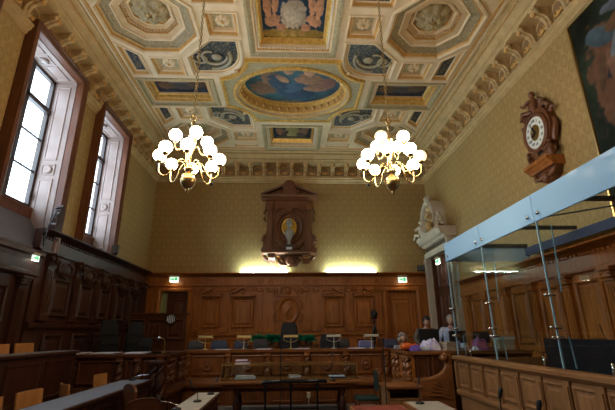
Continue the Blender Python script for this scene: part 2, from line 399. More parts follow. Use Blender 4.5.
for n, a, b in WINS: window(n, a, b)

# ------------------------------------------------------------------ cornice with console brackets
CP = [(0, 7.06), (.04, 7.08), (.04, 7.12), (.10, 7.17), (.10, 7.21), (.13, 7.23), (.13, 7.28), (.05, 7.31), (.05, 7.72)]
CP2 = [(.05, 7.72), (.40, 7.74), (.42, 7.80), (.46, 7.82), (.46, 7.86), (.52, 7.93), (.60, 8.0), (.60, 8.03), (.66, 8.06), (.71, 8.06), (.71, ZC + .01), (0, ZC + .01)]
def bracket_mesh():
    g = G(); t = .075
    side = [(-.05, 7.30), (-.10, 7.31), (-.13, 7.36), (-.12, 7.42), (-.15, 7.50), (-.22, 7.56), (-.31, 7.58), (-.36, 7.62), (-.37, 7.69), (-.34, 7.73), (-.05, 7.73)]
    g.extr(side, -t, t, 0); inner = [(y * 1.03 - .004, z) for y, z in side[1:-1]]
    g.tube([(0, y - .012, z) for y, z in side[1:-1]], [.02, .03, .022, .03, .035, .035, .03, .03, .02], 8, 0)
    g.lathe([(.0, -t - .012), (.05, -t - .01), (.055, t + .01), (0, t + .012)], (0, -.33, 7.66), 12, 0, 'x')
    g.lathe([(.0, -t - .01), (.04, -t - .008), (.04, t + .008), (0, t + .01)], (0, -.10, 7.36), 12, 0, 'x')
    g.box((-t - .015, -.40, 7.70), (t + .015, -.05, 7.745), 0)
    for k in range(5): a = k * PI * 2 / 5; g.sphere((math.cos(a) * .03, -.375, 7.60 + math.sin(a) * .03), .026, 1, 8, 5)
    g.sphere((0, -.39, 7.60), .022, 1, 8, 5)
    return g
BR = None
def cornice(n, side, length, loc, rz, label_n, ks, mat_f=CORND):
    global BR
    r = st(empty('trim_%d' % n, loc, rz)); L2 = length / 2
    # profile: y = -offset, mitred at both ends by k
    neg = lambda P: [(-a, b) for a, b in P]
    g = G(); A = neg(CP) + [(0, 7.72)]
    if side != 'left': g.extr(A, -L2, L2, 0, (-1, 1))
    else:
        low = neg(CP[:8]) + [(0, 7.31)]; mid = (YB + YF) / 2; e = [-L2] + [q for a_, b_ in sorted((a, b) for _n, a, b in WINS) for q in (a_ - .14 - mid, b_ + .14 - mid)] + [L2]
        for q in range(0, len(e), 2): g.extr(low, e[q], e[q + 1], 0, (-1 if q == 0 else 0, 1 if q == len(e) - 2 else 0))
        g.extr([(0, 7.31), (-.05, 7.31), (-.05, 7.72), (0, 7.72)], -L2, L2, 0, (-1, 1))
    g.extr(neg(CP2) + [(0, 7.72)], -L2, L2, 0, (-1, 1))
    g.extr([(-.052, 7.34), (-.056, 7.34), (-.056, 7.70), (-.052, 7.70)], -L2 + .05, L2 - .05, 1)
    nb = int(length / .075)
    for i in range(nb):         # bead run under the fascia
        x = -L2 + .5 + (length - 1) * (i + .5) / nb
        if side == 'left' and any(a - .2 < x + 5 < b + .2 for _n, a, b in WINS): continue
        g.cbox((x, -.128, 7.25), (.035, .02, .035), 0)
    for i in range(int(nb * .7)):  # gilt leaf run above the brackets
        x = -L2 + .6 + (length - 1.2) * (i + .5) / int(nb * .7); g.cbox((x, -.585, 7.985), (.055, .03, .03), 2)
    g.build('moulding', [CORN, CORND, OCHRE], r)
    for i, x in enumerate(ks):
        if BR is None: BR = bracket_mesh().build('bracket', [CORNB, OCHRE], r, (x, 0, 0))
        else: copy_child(BR, r, (x, 0, 0))
    return r
def orn_mesh():
    g = G()
    g.tube([(-.13, -.06, 7.50), (-.10, -.075, 7.42), (0, -.085, 7.39), (.10, -.075, 7.42), (.13, -.06, 7.50)], [.012, .022, .03, .022, .012], 8, 0)
    g.sphere((0, -.075, 7.45), (.05, .03, .045), 0, 10, 6)
    for s in (-1, 1): g.tube([(s * .03, -.07, 7.42), (s * .09, -.08, 7.44), (s * .10, -.08, 7.49), (s * .06, -.08, 7.49)], [.016, .014, .012, .008], 6, 0)
    arch = [(.14 * math.cos(PI * i / 12), -.06, 7.56 + .13 * math.sin(PI * i / 12)) for i in range(13)]
    g.tube(arch, .014, 6, 1)
    return g
bs = .515
kb = [CX + bs * (i - 9) for i in range(19)]
rb = cornice(1, 'back', XR - XL, ((XL + XR) / 2, YB, 0), 0, '', [k - (XL + XR) / 2 for k in kb if XL + .45 < k < XR - .45])
LN = YB - YF
kl = [y for y in [YB - .72 - bs * i for i in range(24)]]
rl = cornice(2, 'left', LN, (XL, (YB + YF) / 2, 0), LW, '', [y - (YB + YF) / 2 for y in kl])
rr = cornice(3, 'right', LN, (XR, (YB + YF) / 2, 0), RW, '', [-(y - (YB + YF) / 2) for y in kl])
om = orn_mesh().build('leaf_ornament', [OCHRE, CORNB], rb, (CX - (XL + XR) / 2 + bs * .5, 0, 0))
for i in range(-9, 9):
    x = CX - (XL + XR) / 2 + bs * (i + .5)
    if i != 0 and abs(x) < 4.75: copy_child(om, rb, (x, 0, 0))
for root, sg in ((rl, 1), (rr, -1)):
    for y in kl[:-1]: copy_child(om, root, (sg * (y - bs / 2 - (YB + YF) / 2), 0, 0))

# ------------------------------------------------------------------ coffered ceiling
HOLES = []
def coff(name, label, cat, poly, prof, mats, cap, group=None):
    cx = sum(p[0] for p in poly) / len(poly); cy = sum(p[1] for p in poly) / len(poly)
    t = thing(name, label, cat, (cx, cy, ZC), 0, group)
    g = G(); g.T = Matrix.Translation((-cx, -cy, 0))
    g.rings(poly, prof, lambda a, b, h: (a, b, h), cap); g.build('frame', mats, t)
    HOLES.append(offset(poly, prof[0][0] + .02) if prof[0][0] < 0 else poly)
    return t, cx, cy
def add_to(o, g, mi):        # merge extra relief into an existing part
    bm = bmesh.new(); bm.from_mesh(o.data); vs = [bm.verts.new(p) for p in g.v]
    for f, sm, m in zip(g.f, g.sm, g.m):
        try: q = bm.faces.new([vs[i] for i in f]); q.smooth = sm; q.material_index = mi - m if mi == 3 and len(o.data.materials) > 3 and m else mi
        except ValueError: pass
    bm.to_mesh(o.data); bm.free()
def rosette(R, n, mats, parent, z, layers=2, loc=(0, 0)):
    g = G()
    for L in range(layers):
        r = R * (1 - .42 * L); M_ = n * 6; N_ = 6; rings = []
        for j in range(N_ + 1):
            q = j / N_; ring = []
            for i in range(M_):
                a = 2 * PI * i / M_; lob = .80 + .20 * abs(math.cos(a * n / 2 + L * PI / 2)) ** .6
                h = -(.03 + .05 * math.sin(q * PI * .9) * (1 + .3 * math.cos(a * n))) * R / .3 - L * .06 * R / .3
                ring.append((r * max(q, .03) * lob * math.cos(a), r * max(q, .03) * lob * math.sin(a), h if j < N_ else -.0))
            rings.append(ring)
        g.loft(rings, True, True, False, 0, True)
    g.sphere((0, 0, -.11 * R / .3), (R * .2, R * .2, R * .16), 1, 12, 6)
    return g.build('rosette', mats, parent, (loc[0], loc[1], z))
def mir(poly, s): return [(CX + s * x, y) for x, y in poly]
LIP = lambda a: [(-.035, 0, a), (-.03, -.028, a), (.0, -.03, a), (.015, -.005, a)]
def octo(cx, cy, hx, hy, k=.43):
    return [(cx + a * hx, cy + b * hy) for a, b in ((1, k), (k, 1), (-k, 1), (-1, k), (-1, -k), (-k, -1), (k, -1), (1, -k))]
side = {-1: 'left', 1: 'right'}
for s in (-1, 1):
    for nm, cy, hy, where in (('n', 7.07, 1.0, 'nearer the viewer'), ('f', 12.2, .85, 'beside the back wall')):
        P = octo(CX + s * 3.14, cy, 1.0, hy)
        t, cx_, cy_ = coff('ceiling_coffer', 'large octagonal gilt coffer with flower boss, %s side, %s' % (side[s], where), 'coffer', P,
            [(-.04, 0, 0), (-.03, -.04, 0), (.02, -.045, 0), (.05, .0, 0), (.07, .05, 1), (.10, .05, 1), (.13, .07, 2), (.13, .09, 2), (.27, .13, 2), (.28, .11, 0), (.31, .11, 0), (.33, .15, 0), (.42, .17, 3), (.45, .17, 3), (.46, .23, 1), (.54, .25, 3), (.56, .30, 0), (.60, .30, 0), (.62, .34, 1)], [CREAM, OCHRE, LEAFB, CREAM2], 2)
        g = G(); g.T = Matrix.Translation((-cx_, -cy_, 0)); Q = offset(P, .49)     # dentil run
        for i in range(8):
            a, b = Vector(Q[i]), Vector(Q[(i + 1) % 8]); m = 6
            for k in range(m): p = a.lerp(b, (k + .5) / m); g.cbox((p.x, p.y, .225), (.04, .04, .05))
        add_to(t.children[0], g, 3)
        rosette(.40, 8, [SAGE, BRASSD], t, .32, 2)
    # small square rosettes
    for (x0, y0, x1, y1, wh) in ((2.78, 8.25, 3.5, 8.92, 'between the near octagon and the side picture'), (2.78, 10.5, 3.5, 11.17, 'between the side picture and the far octagon'),
                                 (1.22, 6.76, 1.9, 7.44, 'beside the near cherub picture'), (1.22, 11.98, 1.98, 12.6, 'beside the far end picture')):
        P = mir(rect(x0, y0, x1, y1), s)
        t, a, b = coff('ceiling_coffer', 'small square coffer with round flower, %s, %s side' % (wh, side[s]), 'coffer', P,
             LIP(0) + [(.05, .04, 1), (.07, .04, 1), (.09, .07, 0), (.13, .11, 2)], [CREAM, OCHRE, CREAM2, SAGE], 3, 'small square rosette coffers')
        rosette(.17, 8, [CREAM, OCHRE], t, .11, 1)
    # small dark-blue panels by the edge
    for P, wh in (([(4.13, 7.78), (4.13, 8.93), (3.7, 8.93), (3.7, 8.17)], 'near the near octagon'), ([(4.13, 10.49), (4.13, 11.55), (3.7, 11.19), (3.7, 10.49)], 'near the far octagon')):
        coff('ceiling_panel', 'small slanted navy arabesque ceiling panel, %s, %s side' % (wh, side[s]), 'ceiling panel', mir(P, s), LIP(0) + [(.05, .04, 1), (.07, .04, 1), (.10, .07, 0)], [CREAM, OCHRE], 2 if False else 0)
        t = bpy.data.objects[-1] if False else None
    # navy shell panels in the medallion's corners
    arcN = [(2.05 + .80 * math.cos(a), 8.12 + .80 * math.sin(a)) for a in [PI / 2 + (PI * .5) * i / 10 for i in range(11)]]
    PN = [(1.25, 7.6), (1.95, 7.6), (2.58, 8.2), (2.58, 8.92)] + arcN
    PF = [(x, 19.34 - y) for x, y in PN]
    for P, wh in ((PN, 'near'), (PF, 'far')):
        sm = LIP(0) + [(.05, .04, 0), (.06, .04, 1), (.08, .06, 1), (.11, .08, 0)]
        t, a, b = coff('ceiling_panel', 'navy ceiling panel with shell scroll at the %s %s corner of the oval painting' % (wh, side[s]), 'ceiling panel', mir(P, s), sm, [CREAM, OCHRE], 0)
        cap = G(); Q = offset(mir(P, s), .11); cap.add([(x - a, y - b, .075) for x, y in Q], [tuple(range(len(Q)))]); cap.build('panel', NAVY, t)
        g = G(); k = 1 if wh == 'near' else -1
        ox, oy = CX + s * 2.0 - a, (8.2 if k > 0 else 19.34 - 8.2) - b
        pts = lambda r0, r1, a0, a1, n=12, cxx=0, cyy=0: [(ox + s * (cxx + (r0 + (r1 - r0) * i / n) * math.cos(a0 + (a1 - a0) * i / n)), oy + k * (cyy + (r0 + (r1 - r0) * i / n) * math.sin(a0 + (a1 - a0) * i / n)), .05) for i in range(n + 1)]
        g.tube(pts(.50, .46, PI * .45, PI * 1.1), .045, 8); g.tube(pts(.40, .12, PI * 1.0, -PI * .6, 16), [.04] * 9 + [.03] * 8, 8)
        g.tube(pts(.2, .05, 0, PI * 2.4, 14, .28, .12), .03, 8); g.sphere((ox - s * .12, oy + k * .05, .05), (.13, .11, .05))
        g.build('shell_scroll', SHELL, t)
    # side picture
    P = mir(rect(2.15, 9.1, 4.15, 10.38), s)
    t, a, b = coff('ceiling_painting', 'dark rectangular landscape ceiling painting in deep gilt frame, %s of the oval painting' % side[s], 'painting', P,
        [(-.03, 0, 0), (-.02, -.03, 0), (.03, -.03, 0), (.04, .02, 0), (.12, .05, 0), (.13, .03, 1), (.17, .03, 1), (.19, .10, 2), (.23, .10, 1), (.25, .18, 2), (.28, .20, 2), (.30, .25, 1)], [SAGE, CREAM2, GOLD], None)
    canvas('canvas', offset(P, .29), .245, [(.25, .5, .22, .3, .2, (.13, .075, .04)), (.6, .55, .3, .25, -.1, (.07, .06, .06)), (.8, .4, .2, .3, 0, (.11, .07, .045)), (.45, .25, .3, .12, 0, (.16, .15, .15))],
           lambda u, v: (.03, .034, .048), t, lambda X, Y, h, a=a, b=b: (X - a, Y - b, h), seed=3 + s, nx=60, amp=.8)
# navy panels lying across the ends
for s in (-1, 1):
    for (x0, y0, x1, y1, wh) in ((1.2, 5.0, 2.08, 6.5, 'at the near end, above the chandelier'), (1.22, 12.8, 2.05, 13.06, 'narrow one hugging the back cornice')):
        P = mir(rect(x0, y0, x1, y1), s); t, a, b = coff('ceiling_panel', 'navy arabesque ceiling panel %s, %s side' % (wh, side[s]), 'ceiling panel', P, LIP(0) + ([(.05, .04, 1), (.07, .04, 1), (.10, .06, 0)] if y1 < 10 else [(.03, .02, 1), (.04, .02, 1)]), [CREAM, OCHRE], 0)
# turn the plain caps of the navy panels into arabesque fields
for o in list(bpy.data.objects):
    if o.name.startswith('ceiling_panel') and not any(c.name.startswith('panel') for c in o.children):
        me = o.children[0].data; me.materials.append(NAVY)
        big = max(me.polygons, key=lambda p: len(p.vertices) * 0 + p.center.z); big.material_index = 2
# end pictures
def end_picture(P, label, blobs, base, seed):
    t, a, b = coff('ceiling_painting', label, 'painting', P,
        [(-.04, 0, 0), (-.03, -.05, 0), (.03, -.05, 0), (.10, -.01, 0), (.11, .0, 1), (.14, .0, 1), (.15, .05, 2), (.20, .06, 2), (.21, .12, 1), (.24, .13, 2), (.28, .21, 2), (.30, .25, 2)], [SAGE, CREAM, GOLD], None)
    canvas('canvas', offset(P, .29), .245, blobs, base, t, lambda X, Y, h: (X - a, Y - b, h), seed=seed, nx=100, amp=.6, flip=True)
    g = G(); Q = offset(P, .175); 
    for i in range(4):
        p, q = Vector(Q[i]), Vector(Q[(i + 1) % 4]); m = max(6, int((q - p).length / .06))
        for k in range(m): c = p.lerp(q, (k + .5) / m); g.sphere((c.x - a, c.y - b, .045), .022, 0, 6, 4)
    nb_ = t.children[0]; add_to(nb_, g, 2)
flesh = (.52, .25, .13)
end_picture(rect(CX - 1.0, 5.0, CX + 1.0, 8.04), 'large ceiling painting of two pink cherubs beside a pale tablet on dark blue', [
    (.5, .06, .6, .07, 0, (.35, .22, .05)), (.5, .30, .20, .13, 0, (.40, .31, .22)), (.5, .22, .20, .10, 0, (.42, .32, .22)), (.5, .38, .19, .09, 0, (.42, .32, .22)), (.5, .29, .15, .10, 0, (.50, .40, .29)), (.5, .52, .10, .05, 0, (.5, .4, .28)),
    (.17, .22, .13, .075, .3, flesh), (.10, .40, .065, .16, .1, flesh), (.22, .42, .055, .15, -.15, flesh), (.12, .62, .10, .08, 0, flesh), (.30, .14, .08, .05, 0, (.5, .22, .12)),
    (.83, .22, .13, .075, -.3, flesh), (.90, .40, .065, .16, -.1, flesh), (.78, .42, .055, .15, .15, flesh), (.88, .62, .10, .08, 0, flesh), (.70, .14, .08, .05, 0, (.5, .22, .12)),
    (.35, .06, .06, .04, 0, (.5, .3, .08)), (.65, .06, .06, .04, 0, (.45, .25, .08)), (.5, .06, .06, .04, 0, (.5, .33, .1))],
    lambda u, v: (.012, .03, .055), 11)
end_picture(rect(CX - .96, 11.52, CX + .96, 13.2), 'small dark ceiling painting of two figures, between oval painting and back wall', [
    (.5, .5, .2, .4, 0, (.34, .28, .12)), (.2, .5, .12, .32, .2, (.28, .15, .09)), (.3, .35, .08, .2, -.4, (.10, .07, .06)), (.8, .5, .12, .32, -.2, (.26, .14, .09)), (.72, .3, .1, .15, .5, (.10, .08, .07)), (.5, .1, .5, .08, 0, (.12, .10, .05))],
    lambda u, v: (.02, .03, .045), 4)
# oval medallion
na = [(x, y) for x, y in [(1.3, 8.2)]]
def notch(cx, cy, r, a0, a1, n=8): return [(cx + r * math.cos(a0 + (a1 - a0) * i / n), cy + r * math.sin(a0 + (a1 - a0) * i / n)) for i in range(n + 1)]
R8 = notch(2.05, 8.12, .88, PI, PI / 2)        # near right notch from (1.17,8.12) to (2.05,9.0)
R8 = [(x, max(y, 8.2)) for x, y in R8][1:]; R8 = [(min(x, 1.93), y) for x, y in R8]
near_r = [(1.2, 8.2)] + [p for p in R8 if p[0] < 1.93] + [(1.93, 9.0)]
far_r = [(x, 19.34 - y) for x, y in near_r][::-1]
MP = [(CX + x, y) for x, y in near_r + far_r] + [(CX - x, y) for x, y in (near_r + far_r)[::-1]]
oc = (CX, 9.67)
t = thing('ceiling_painting', 'oval ceiling painting of blue-draped figures in big gilt medallion at the centre', 'painting', (oc[0], oc[1], ZC))
g = G(); g.T = Matrix.Translation((-oc[0], -oc[1], 0))
g.rings(MP, [(0, .0, 0), (0, -.09, 1), (.05, -.10, 1), (.10, -.06, 1), (.11, -.05, 0)], lambda a, b, h: (a, b, h))
HOLES.append(MP)
# flat field between the gilt border and the oval (bridged by angle)
O1 = ell(oc[0], oc[1], 1.66, 1.24, 64)
def ray_poly(poly, c, a):
    d = Vector((math.cos(a), math.sin(a))); best = None
    for i in range(len(poly)):
        p, q = Vector(poly[i]), Vector(poly[(i + 1) % len(poly)]); e = q - p; den = d.x * e.y - d.y * e.x
        if abs(den) < 1e-9: continue
        w_ = p - Vector(c); tt = (w_.x * e.y - w_.y * e.x) / den; uu = (w_.x * d.y - w_.y * d.x) / den
        if tt > 0 and -1e-6 <= uu <= 1 + 1e-6: best = tt if best is None else max(best, tt)
    return (c[0] + d.x * best, c[1] + d.y * best)
INN = offset(MP, .11); angs = sorted({round(math.atan2(p[1] - oc[1], p[0] - oc[0]), 4) for p in INN} | {round(-PI + 2 * PI * i / 96, 4) for i in range(96)})
outer = [ray_poly(INN, oc, a) for a in angs]
inner = []
for a in angs:
    k = 1 / math.sqrt((math.cos(a) / 1.62) ** 2 + (math.sin(a) / 1.20) ** 2); inner.append((oc[0] + k * math.cos(a), oc[1] + k * math.sin(a)))
inner = [i_ if (Vector(i_) - Vector(oc)).length < (Vector(o_) - Vector(oc)).length - .01 else tuple(Vector(oc) + (Vector(o_) - Vector(oc)) * .98) for i_, o_ in zip(inner, outer)]
g.loft([[(x, y, -.05) for x, y in outer], [(x, y, -.05) for x, y in inner]], True, False, False, 0)
g.rings(O1, [(0, -.05, 1), (.0, -.09, 1), (.05, -.11, 1), (.10, -.09, 1), (.11, -.03, 2), (.15, -.02, 2), (.17, .0, 1), (.20, .0, 1), (.24, .16, 3), (.27, .26, 1), (.30, .28, 1), (.31, .30, 2)], lambda a, b, h: (a, b, h))
fr = g.build('frame', [SAGE, GOLD, CREAM2, OCHRE], t)
g = G(); g.T = Matrix.Translation((-oc[0], -oc[1], 0))
for i in range(34):
    a = 2 * PI * i / 34; x, y = oc[0] + 1.43 * math.cos(a), oc[1] + 1.0 * math.sin(a); g.sphere((x, y, .10), (.055, .055, .07), 0, 8, 5)
for i in range(90):
    a = 2 * PI * i / 90; x, y = oc[0] + 1.59 * math.cos(a), oc[1] + 1.17 * math.sin(a); g.sphere((x, y, -.105), .024, 1, 6, 4)
for sx in (-1, 1):
    for sy in (-1, 1): g.sphere((oc[0] + sx * 1.45, oc[1] + sy * 1.02, -.06), (.07, .07, .04), 1, 10, 6)
add_to(fr, g, 3)
canvas('canvas', ell(oc[0], oc[1], 1.40, .98), .29, [
    (.22, .40, .17, .17, .4, (.22, .12, .07)), (.30, .62, .12, .20, .3, (.30, .17, .10)), (.42, .42, .13, .34, .35, (.05, .09, .15)), (.55, .28, .20, .16, -.2, (.035, .075, .135)), (.58, .55, .10, .30, -.4, (.065, .12, .19)),
    (.46, .80, .05, .08, 0, (.5, .28, .17)), (.40, .62, .05, .10, .5, (.5, .27, .16)), (.68, .62, .16, .13, -.4, (.34, .19, .12)), (.74, .42, .13, .10, .3, (.32, .18, .12)), (.84, .50, .10, .16, -.3, (.26, .13, .10)), (.66, .78, .06, .09, 0, (.55, .32, .20)), (.45, .06, .16, .03, 0, (.30, .24, .14))],
    lambda u, v: (.045, .13 - .03 * u, .15), t, lambda X, Y, h: (X - oc[0], Y - oc[1], h), seed=8, nx=130, amp=.7, flip=True)
# ceiling plane with the openings cut out, and its slab above
bm = bmesh.new()
def loop(pts):
    vs = [bm.verts.new((x, y, ZC)) for x, y in pts]; [bm.edges.new((vs[i], vs[(i + 1) % len(vs)])) for i in range(len(vs))]
loop(rect(XL - .3, YF - .3, XR + .3, YB + .3))
for h in HOLES: loop(h)
bmesh.ops.triangle_fill(bm, edges=bm.edges[:], use_beauty=True, use_dissolve=False)
me = bpy.data.meshes.new('ceiling')
gz = bmesh.ops.create_cube(bm, size=1, matrix=Matrix.Translation(((XL + XR) / 2, 5, 8.75)) @ Matrix.Diagonal((XR - XL + .6, 18.6, .2, 1)))
bm.to_mesh(me); bm.free(); me.materials.append(CREAM); o = bpy.data.objects.new('ceiling', me); C.objects.link(o); st(o)
# border mouldings where the ceiling meets the cornice
g = G()
for k, (ins, w_, m_) in enumerate(((.72, .05, 0), (.80, .03, 1))):
    P = rect(XL + ins, YF + ins, XR - ins, YB - ins)
    g.rings(P, [(0, 0, m_), (0, -.03, m_), (w_, -.03, m_), (w_ + .01, 0, m_)], lambda a, b, h: (a, b, ZC + h))
st(g.build('trim_4', [CREAM, OCHRE]))

# ------------------------------------------------------------------ panelling
def pilaster(parent, x, w, z0, z1, y, m, style=0):
    g = G(); d = .07
    g.box((x - w / 2, y - d, z0), (x + w / 2, y, z1 - .18))
    for k in (-1, 0, 1): g.box((x + k * w * .27 - .012, y - d - .012, z0 + .18), (x + k * w * .27 + .012, y - d, z1 - .26))
    g.cbox((x, y - d / 2 - .015, z0 + .07), (w + .05, d + .05, .14), 0, .012); g.cbox((x, y - d / 2 - .01, z1 - .19), (w + .04, d + .04, .03))
    if style:     # tall console cap with scrolls and a cartouche
        g.extr([(y, z1 - .18), (y - .09, z1 - .18), (y - .12, z1 - .10), (y - .14, z1 - .02), (y - .20, z1 + .02), (y - .20, z1 + .05), (y, z1 + .05)], x - w * .6, x + w * .6)
        for s in (-1, 1): g.lathe([(0, -.03), (.05, -.02), (.05, .02), (0, .03)], (x + s * w * .55, y - .14, z1 - .06), 10, 0, 'y')
        g.sphere((x, y - .16, z1 - .08), (.05, .05, .08), 0, 10, 6)
    else:
        g.cbox((x, y - d / 2 - .02, z1 - .10), (w + .02, d + .05, .12), 0, .02); g.cbox((x, y - d / 2 - .03, z1 - .02), (w + .08, d + .09, .04))
        for s in (-1, 1): g.lathe([(0, -.02), (.035, -.015), (.035, .015), (0, .02)], (x + s * w * .42, y - d - .04, z1 - .08), 10, 0, 'y')
    return g.build('pilaster', m, parent)
def wpanel(parent, x0, x1, z0, z1, y, m, name='panel'):
    g = G(); g.rings(rect(x0, z0, x1, z1), [(0, 0, 0), (0, .03, 0), (.03, .065, 0), (.055, .045, 0), (.065, .006, 0), (.11, .006, 0), (.15, .04, 0)], lambda a, b, h: (a, y - h, b), 0)
    return g.build(name, m, parent)
def pediment(parent, xc, w, z, y, m):
    g = G(); h = w * .30
    g.extr([(y, z), (y - .16, z), (y - .16, z + .03), (y - .07, z + .05), (y, z + .05)], xc - w / 2, xc + w / 2)
    for s in (-1, 1):
        g.loft([[(xc + s * w / 2, y, z + .05), (xc + s * w / 2, y - .16, z + .05), (xc + s * w / 2, y - .16, z + .09), (xc + s * w / 2, y, z + .09)],
                [(xc + s * .04, y, z + h), (xc + s * .04, y - .16, z + h), (xc + s * .04, y - .16, z + h + .05), (xc + s * .04, y, z + h + .05)]], True, True, True)
        g.tube([(xc + s * w * .5, y - .10, z + h * .75), (xc + s * w * .40, y - .12, z + h * 1.05), (xc + s * w * .30, y - .10, z + h * 1.0), (xc + s * w * .34, y - .10, z + h * .8)], [.02, .03, .03, .02], 8)
    g.prism([(xc - w * .42, z + .05), (xc + w * .42, z + .05), (xc, z + h)], y - .05, y)
    g.sphere((xc, y - .13, z + h + .03), (.05, .05, .06), 0, 10, 6); g.sphere((xc, y - .10, z + h * .5), (.06, .03, .045), 0, 10, 6)
    return g.build('pediment', m, parent)
def ledge(parent, x0, x1, zt, dep, m, mitre=(0, 0)):
    g = G(); g.extr([(0, zt - .12), (-.10, zt - .12), (-dep * .62, zt - .07), (-dep * .85, zt - .05), (-dep, zt - .03), (-dep, zt), (0, zt)], x0, x1, 0, mitre)
    g.extr([(0, zt - .46), (-.17, zt - .46), (-.20, zt - .44), (-.20, zt - .41), (-.15, zt - .39), (-.15, zt - .14), (-.20, zt - .12), (0, zt - .12)], x0, x1, 0, mitre)
    n = int((x1 - x0) / .11)
    for i in range(n): g.cbox((x0 + .08 + (x1 - x0 - .16) * (i + .5) / n, -.165, zt - .155), (.05, .05, .04))
    return g.build('ledge', m, parent)
def patera(parent, x, z, y, m):
    g = G().lathe([(.095, 0), (.10, .04), (.08, .06), (.06, .03), (.04, .03), (.025, .065), (0, .07)], (x, y, z), 14, 0, 'y'); return g.build('patera', m, parent)
def doorleaf(parent, x0, x1, z0, z1, y, m, rows=((.08, .36), (.42, .92)), cols=1, name='door_leaf'):
    g = G().box((x0, y - .05, z0), (x1, y, z1)); H = z1 - z0; W = (x1 - x0) / cols
    for c in range(cols):
        for a, b in rows:
            g.rings(rect(x0 + W * c + W * .14, z0 + H * a, x0 + W * (c + 1) - W * .14, z0 + H * b), [(0, 0, 0), (.01, .025, 0), (.04, .025, 0), (.06, -.0, 0), (.12, .004, 0), (.15, .02, 0)], lambda p, q, h: (p, y - .05 - h, q), 0)
    o = g.build(name, m, parent)
    G().tube([(x1 - .1, y - .06, z0 + H * .44), (x1 - .1, y - .12, z0 + H * .44), (x1 - .2, y - .12, z0 + H * .44)], .012, 8).build('handle', BRASSD, o)
    return o
def doorframe(g, x0, x1, z0, z1, y, w_=.12):
    pr = [(0, 0), (0, .10), (.04, .12), (.09, .12), (.12, .07), (w_ + .02, .07), (w_ + .02, 0)]
    for s, X in ((-1, x0), (1, x1)):
        pts = [(X + s * a, y - b) for a, b in pr]; g.loft([[(px, py, z0) for px, py in pts], [(px, py, z1 + abs(px - X)) for px, py in pts]], True, True, True)
    g.loft([[(x0 - a, y - b, z1 + a) for a, b in pr], [(x1 + a, y - b, z1 + a) for a, b in pr]], True, True, True)
BY = -.14
bw = st(empty('trim_5', (0, YB, 0)))        # panelling along the end wall
for i, (a, b) in enumerate(((-4.98, -4.36), (-3.44, 3.32), (4.36, 5.1))):
    G().box((a, BY, .45), (b, 0, 3.3)).build('backing_board', WB, bw)
G().box((-4.36, BY, 3.02), (-3.44, 0, 3.3)).build('lintel_board', WB, bw); G().box((3.32, BY, 3.02), (4.36, 0, 3.3)).build('lintel_board', WB, bw)
ledge(bw, XL + .02, XR - .02, 3.66, .34, WB)
for a, b in ((-3.25, 3.15),):
    g = G().extr([(BY, .45), (BY - .07, .45), (BY - .07, .6), (BY - .05, .64), (BY, .64)], a, b); g.extr([(BY, 1.56), (BY - .05, 1.58), (BY - .07, 1.62), (BY - .07, 1.68), (BY - .03, 1.71), (BY, 1.71)], a, b); g.build('dado_rail', WB, bw)
PX = [(-2.98, -2.33), (-2.0, -1.19), (1.12, 1.82), (2.17, 2.88)]
for a, b in PX:
    wpanel(bw, a + .03, b - .03, 1.84, 2.82, BY, WB); pediment(bw, (a + b) / 2, b - a + .04, 2.86, BY, WB); wpanel(bw, a + .03, b - .03, .74, 1.5, BY, WB, 'dado_panel')
for x, w_ in ((-3.14, .2), (-2.165, .2), (-1.03, .19), (-.66, .19), (.53, .19), (.88, .19), (2.0, .22), (3.03, .22)):
    pilaster(bw, x, w_, 1.71, 3.17, BY, WB)
    patera(bw, x, 3.40, -.15, WB)
# centre bay: arched pediment over a carved oval
g = G(); cz = 2.40
pts = ell(-.06, cz, .31, .40, 32)
g.rings(pts, [(-.06, 0, 0), (-.06, .05, 0), (-.02, .09, 0), (.03, .07, 0), (.05, .02, 0), (.09, .01, 0), (.16, .04, 0), (.3, .05, 0)], lambda a, b, h: (a, BY - h, b), 0)
for s in (-1, 1):
    g.tube([(-.06 + s * .36, BY - .05, cz + .34), (-.06 + s * .46, BY - .06, cz + .25), (-.06 + s * .46, BY - .06, cz + .1), (-.06 + s * .40, BY - .05, cz + .02)], [.03, .045, .04, .02], 8)
    g.tube([(-.06 + s * .34, BY - .05, cz - .38), (-.06 + s * .46, BY - .06, cz - .3), (-.06 + s * .46, BY - .06, cz - .15), (-.06 + s * .41, BY - .05, cz - .08)], [.02, .04, .035, .02], 8)
    g.tube([(-.06, BY - .02 - .0, cz + s * .25), (-.06 + s * .1, BY - .07, cz + s * .1), (-.06, BY - .07, cz)], [.02, .03, .03], 8)
g.build('oval_medallion', WB, bw)
g = G(); g.extr([(BY, 2.86), (BY - .11, 2.86), (BY - .11, 2.91), (BY, 2.91)], -.52, .40)
g.tube([(-.06 + .30 * math.cos(PI * i / 14), BY - .05, 2.92 + .27 * math.sin(PI * i / 14)) for i in range(15)], .035, 8)
g.lathe([(.0, 0), (.09, .01), (.10, .04), (.05, .07), (0, .09)], (-.06, BY, 3.02), 12, 0, 'y')
for s in (-1, 1): g.tube([(-.06 + s * .42, BY - .05, 2.93), (-.06 + s * .45, BY - .06, 3.04), (-.06 + s * .38, BY - .05, 3.1), (-.06 + s * .34, BY - .05, 3.0)], [.03, .04, .03, .02], 8)
g.build('arched_pediment', WB, bw)
wpanel(bw, -.46, .34, .74, 1.5, BY, WB, 'dado_panel')
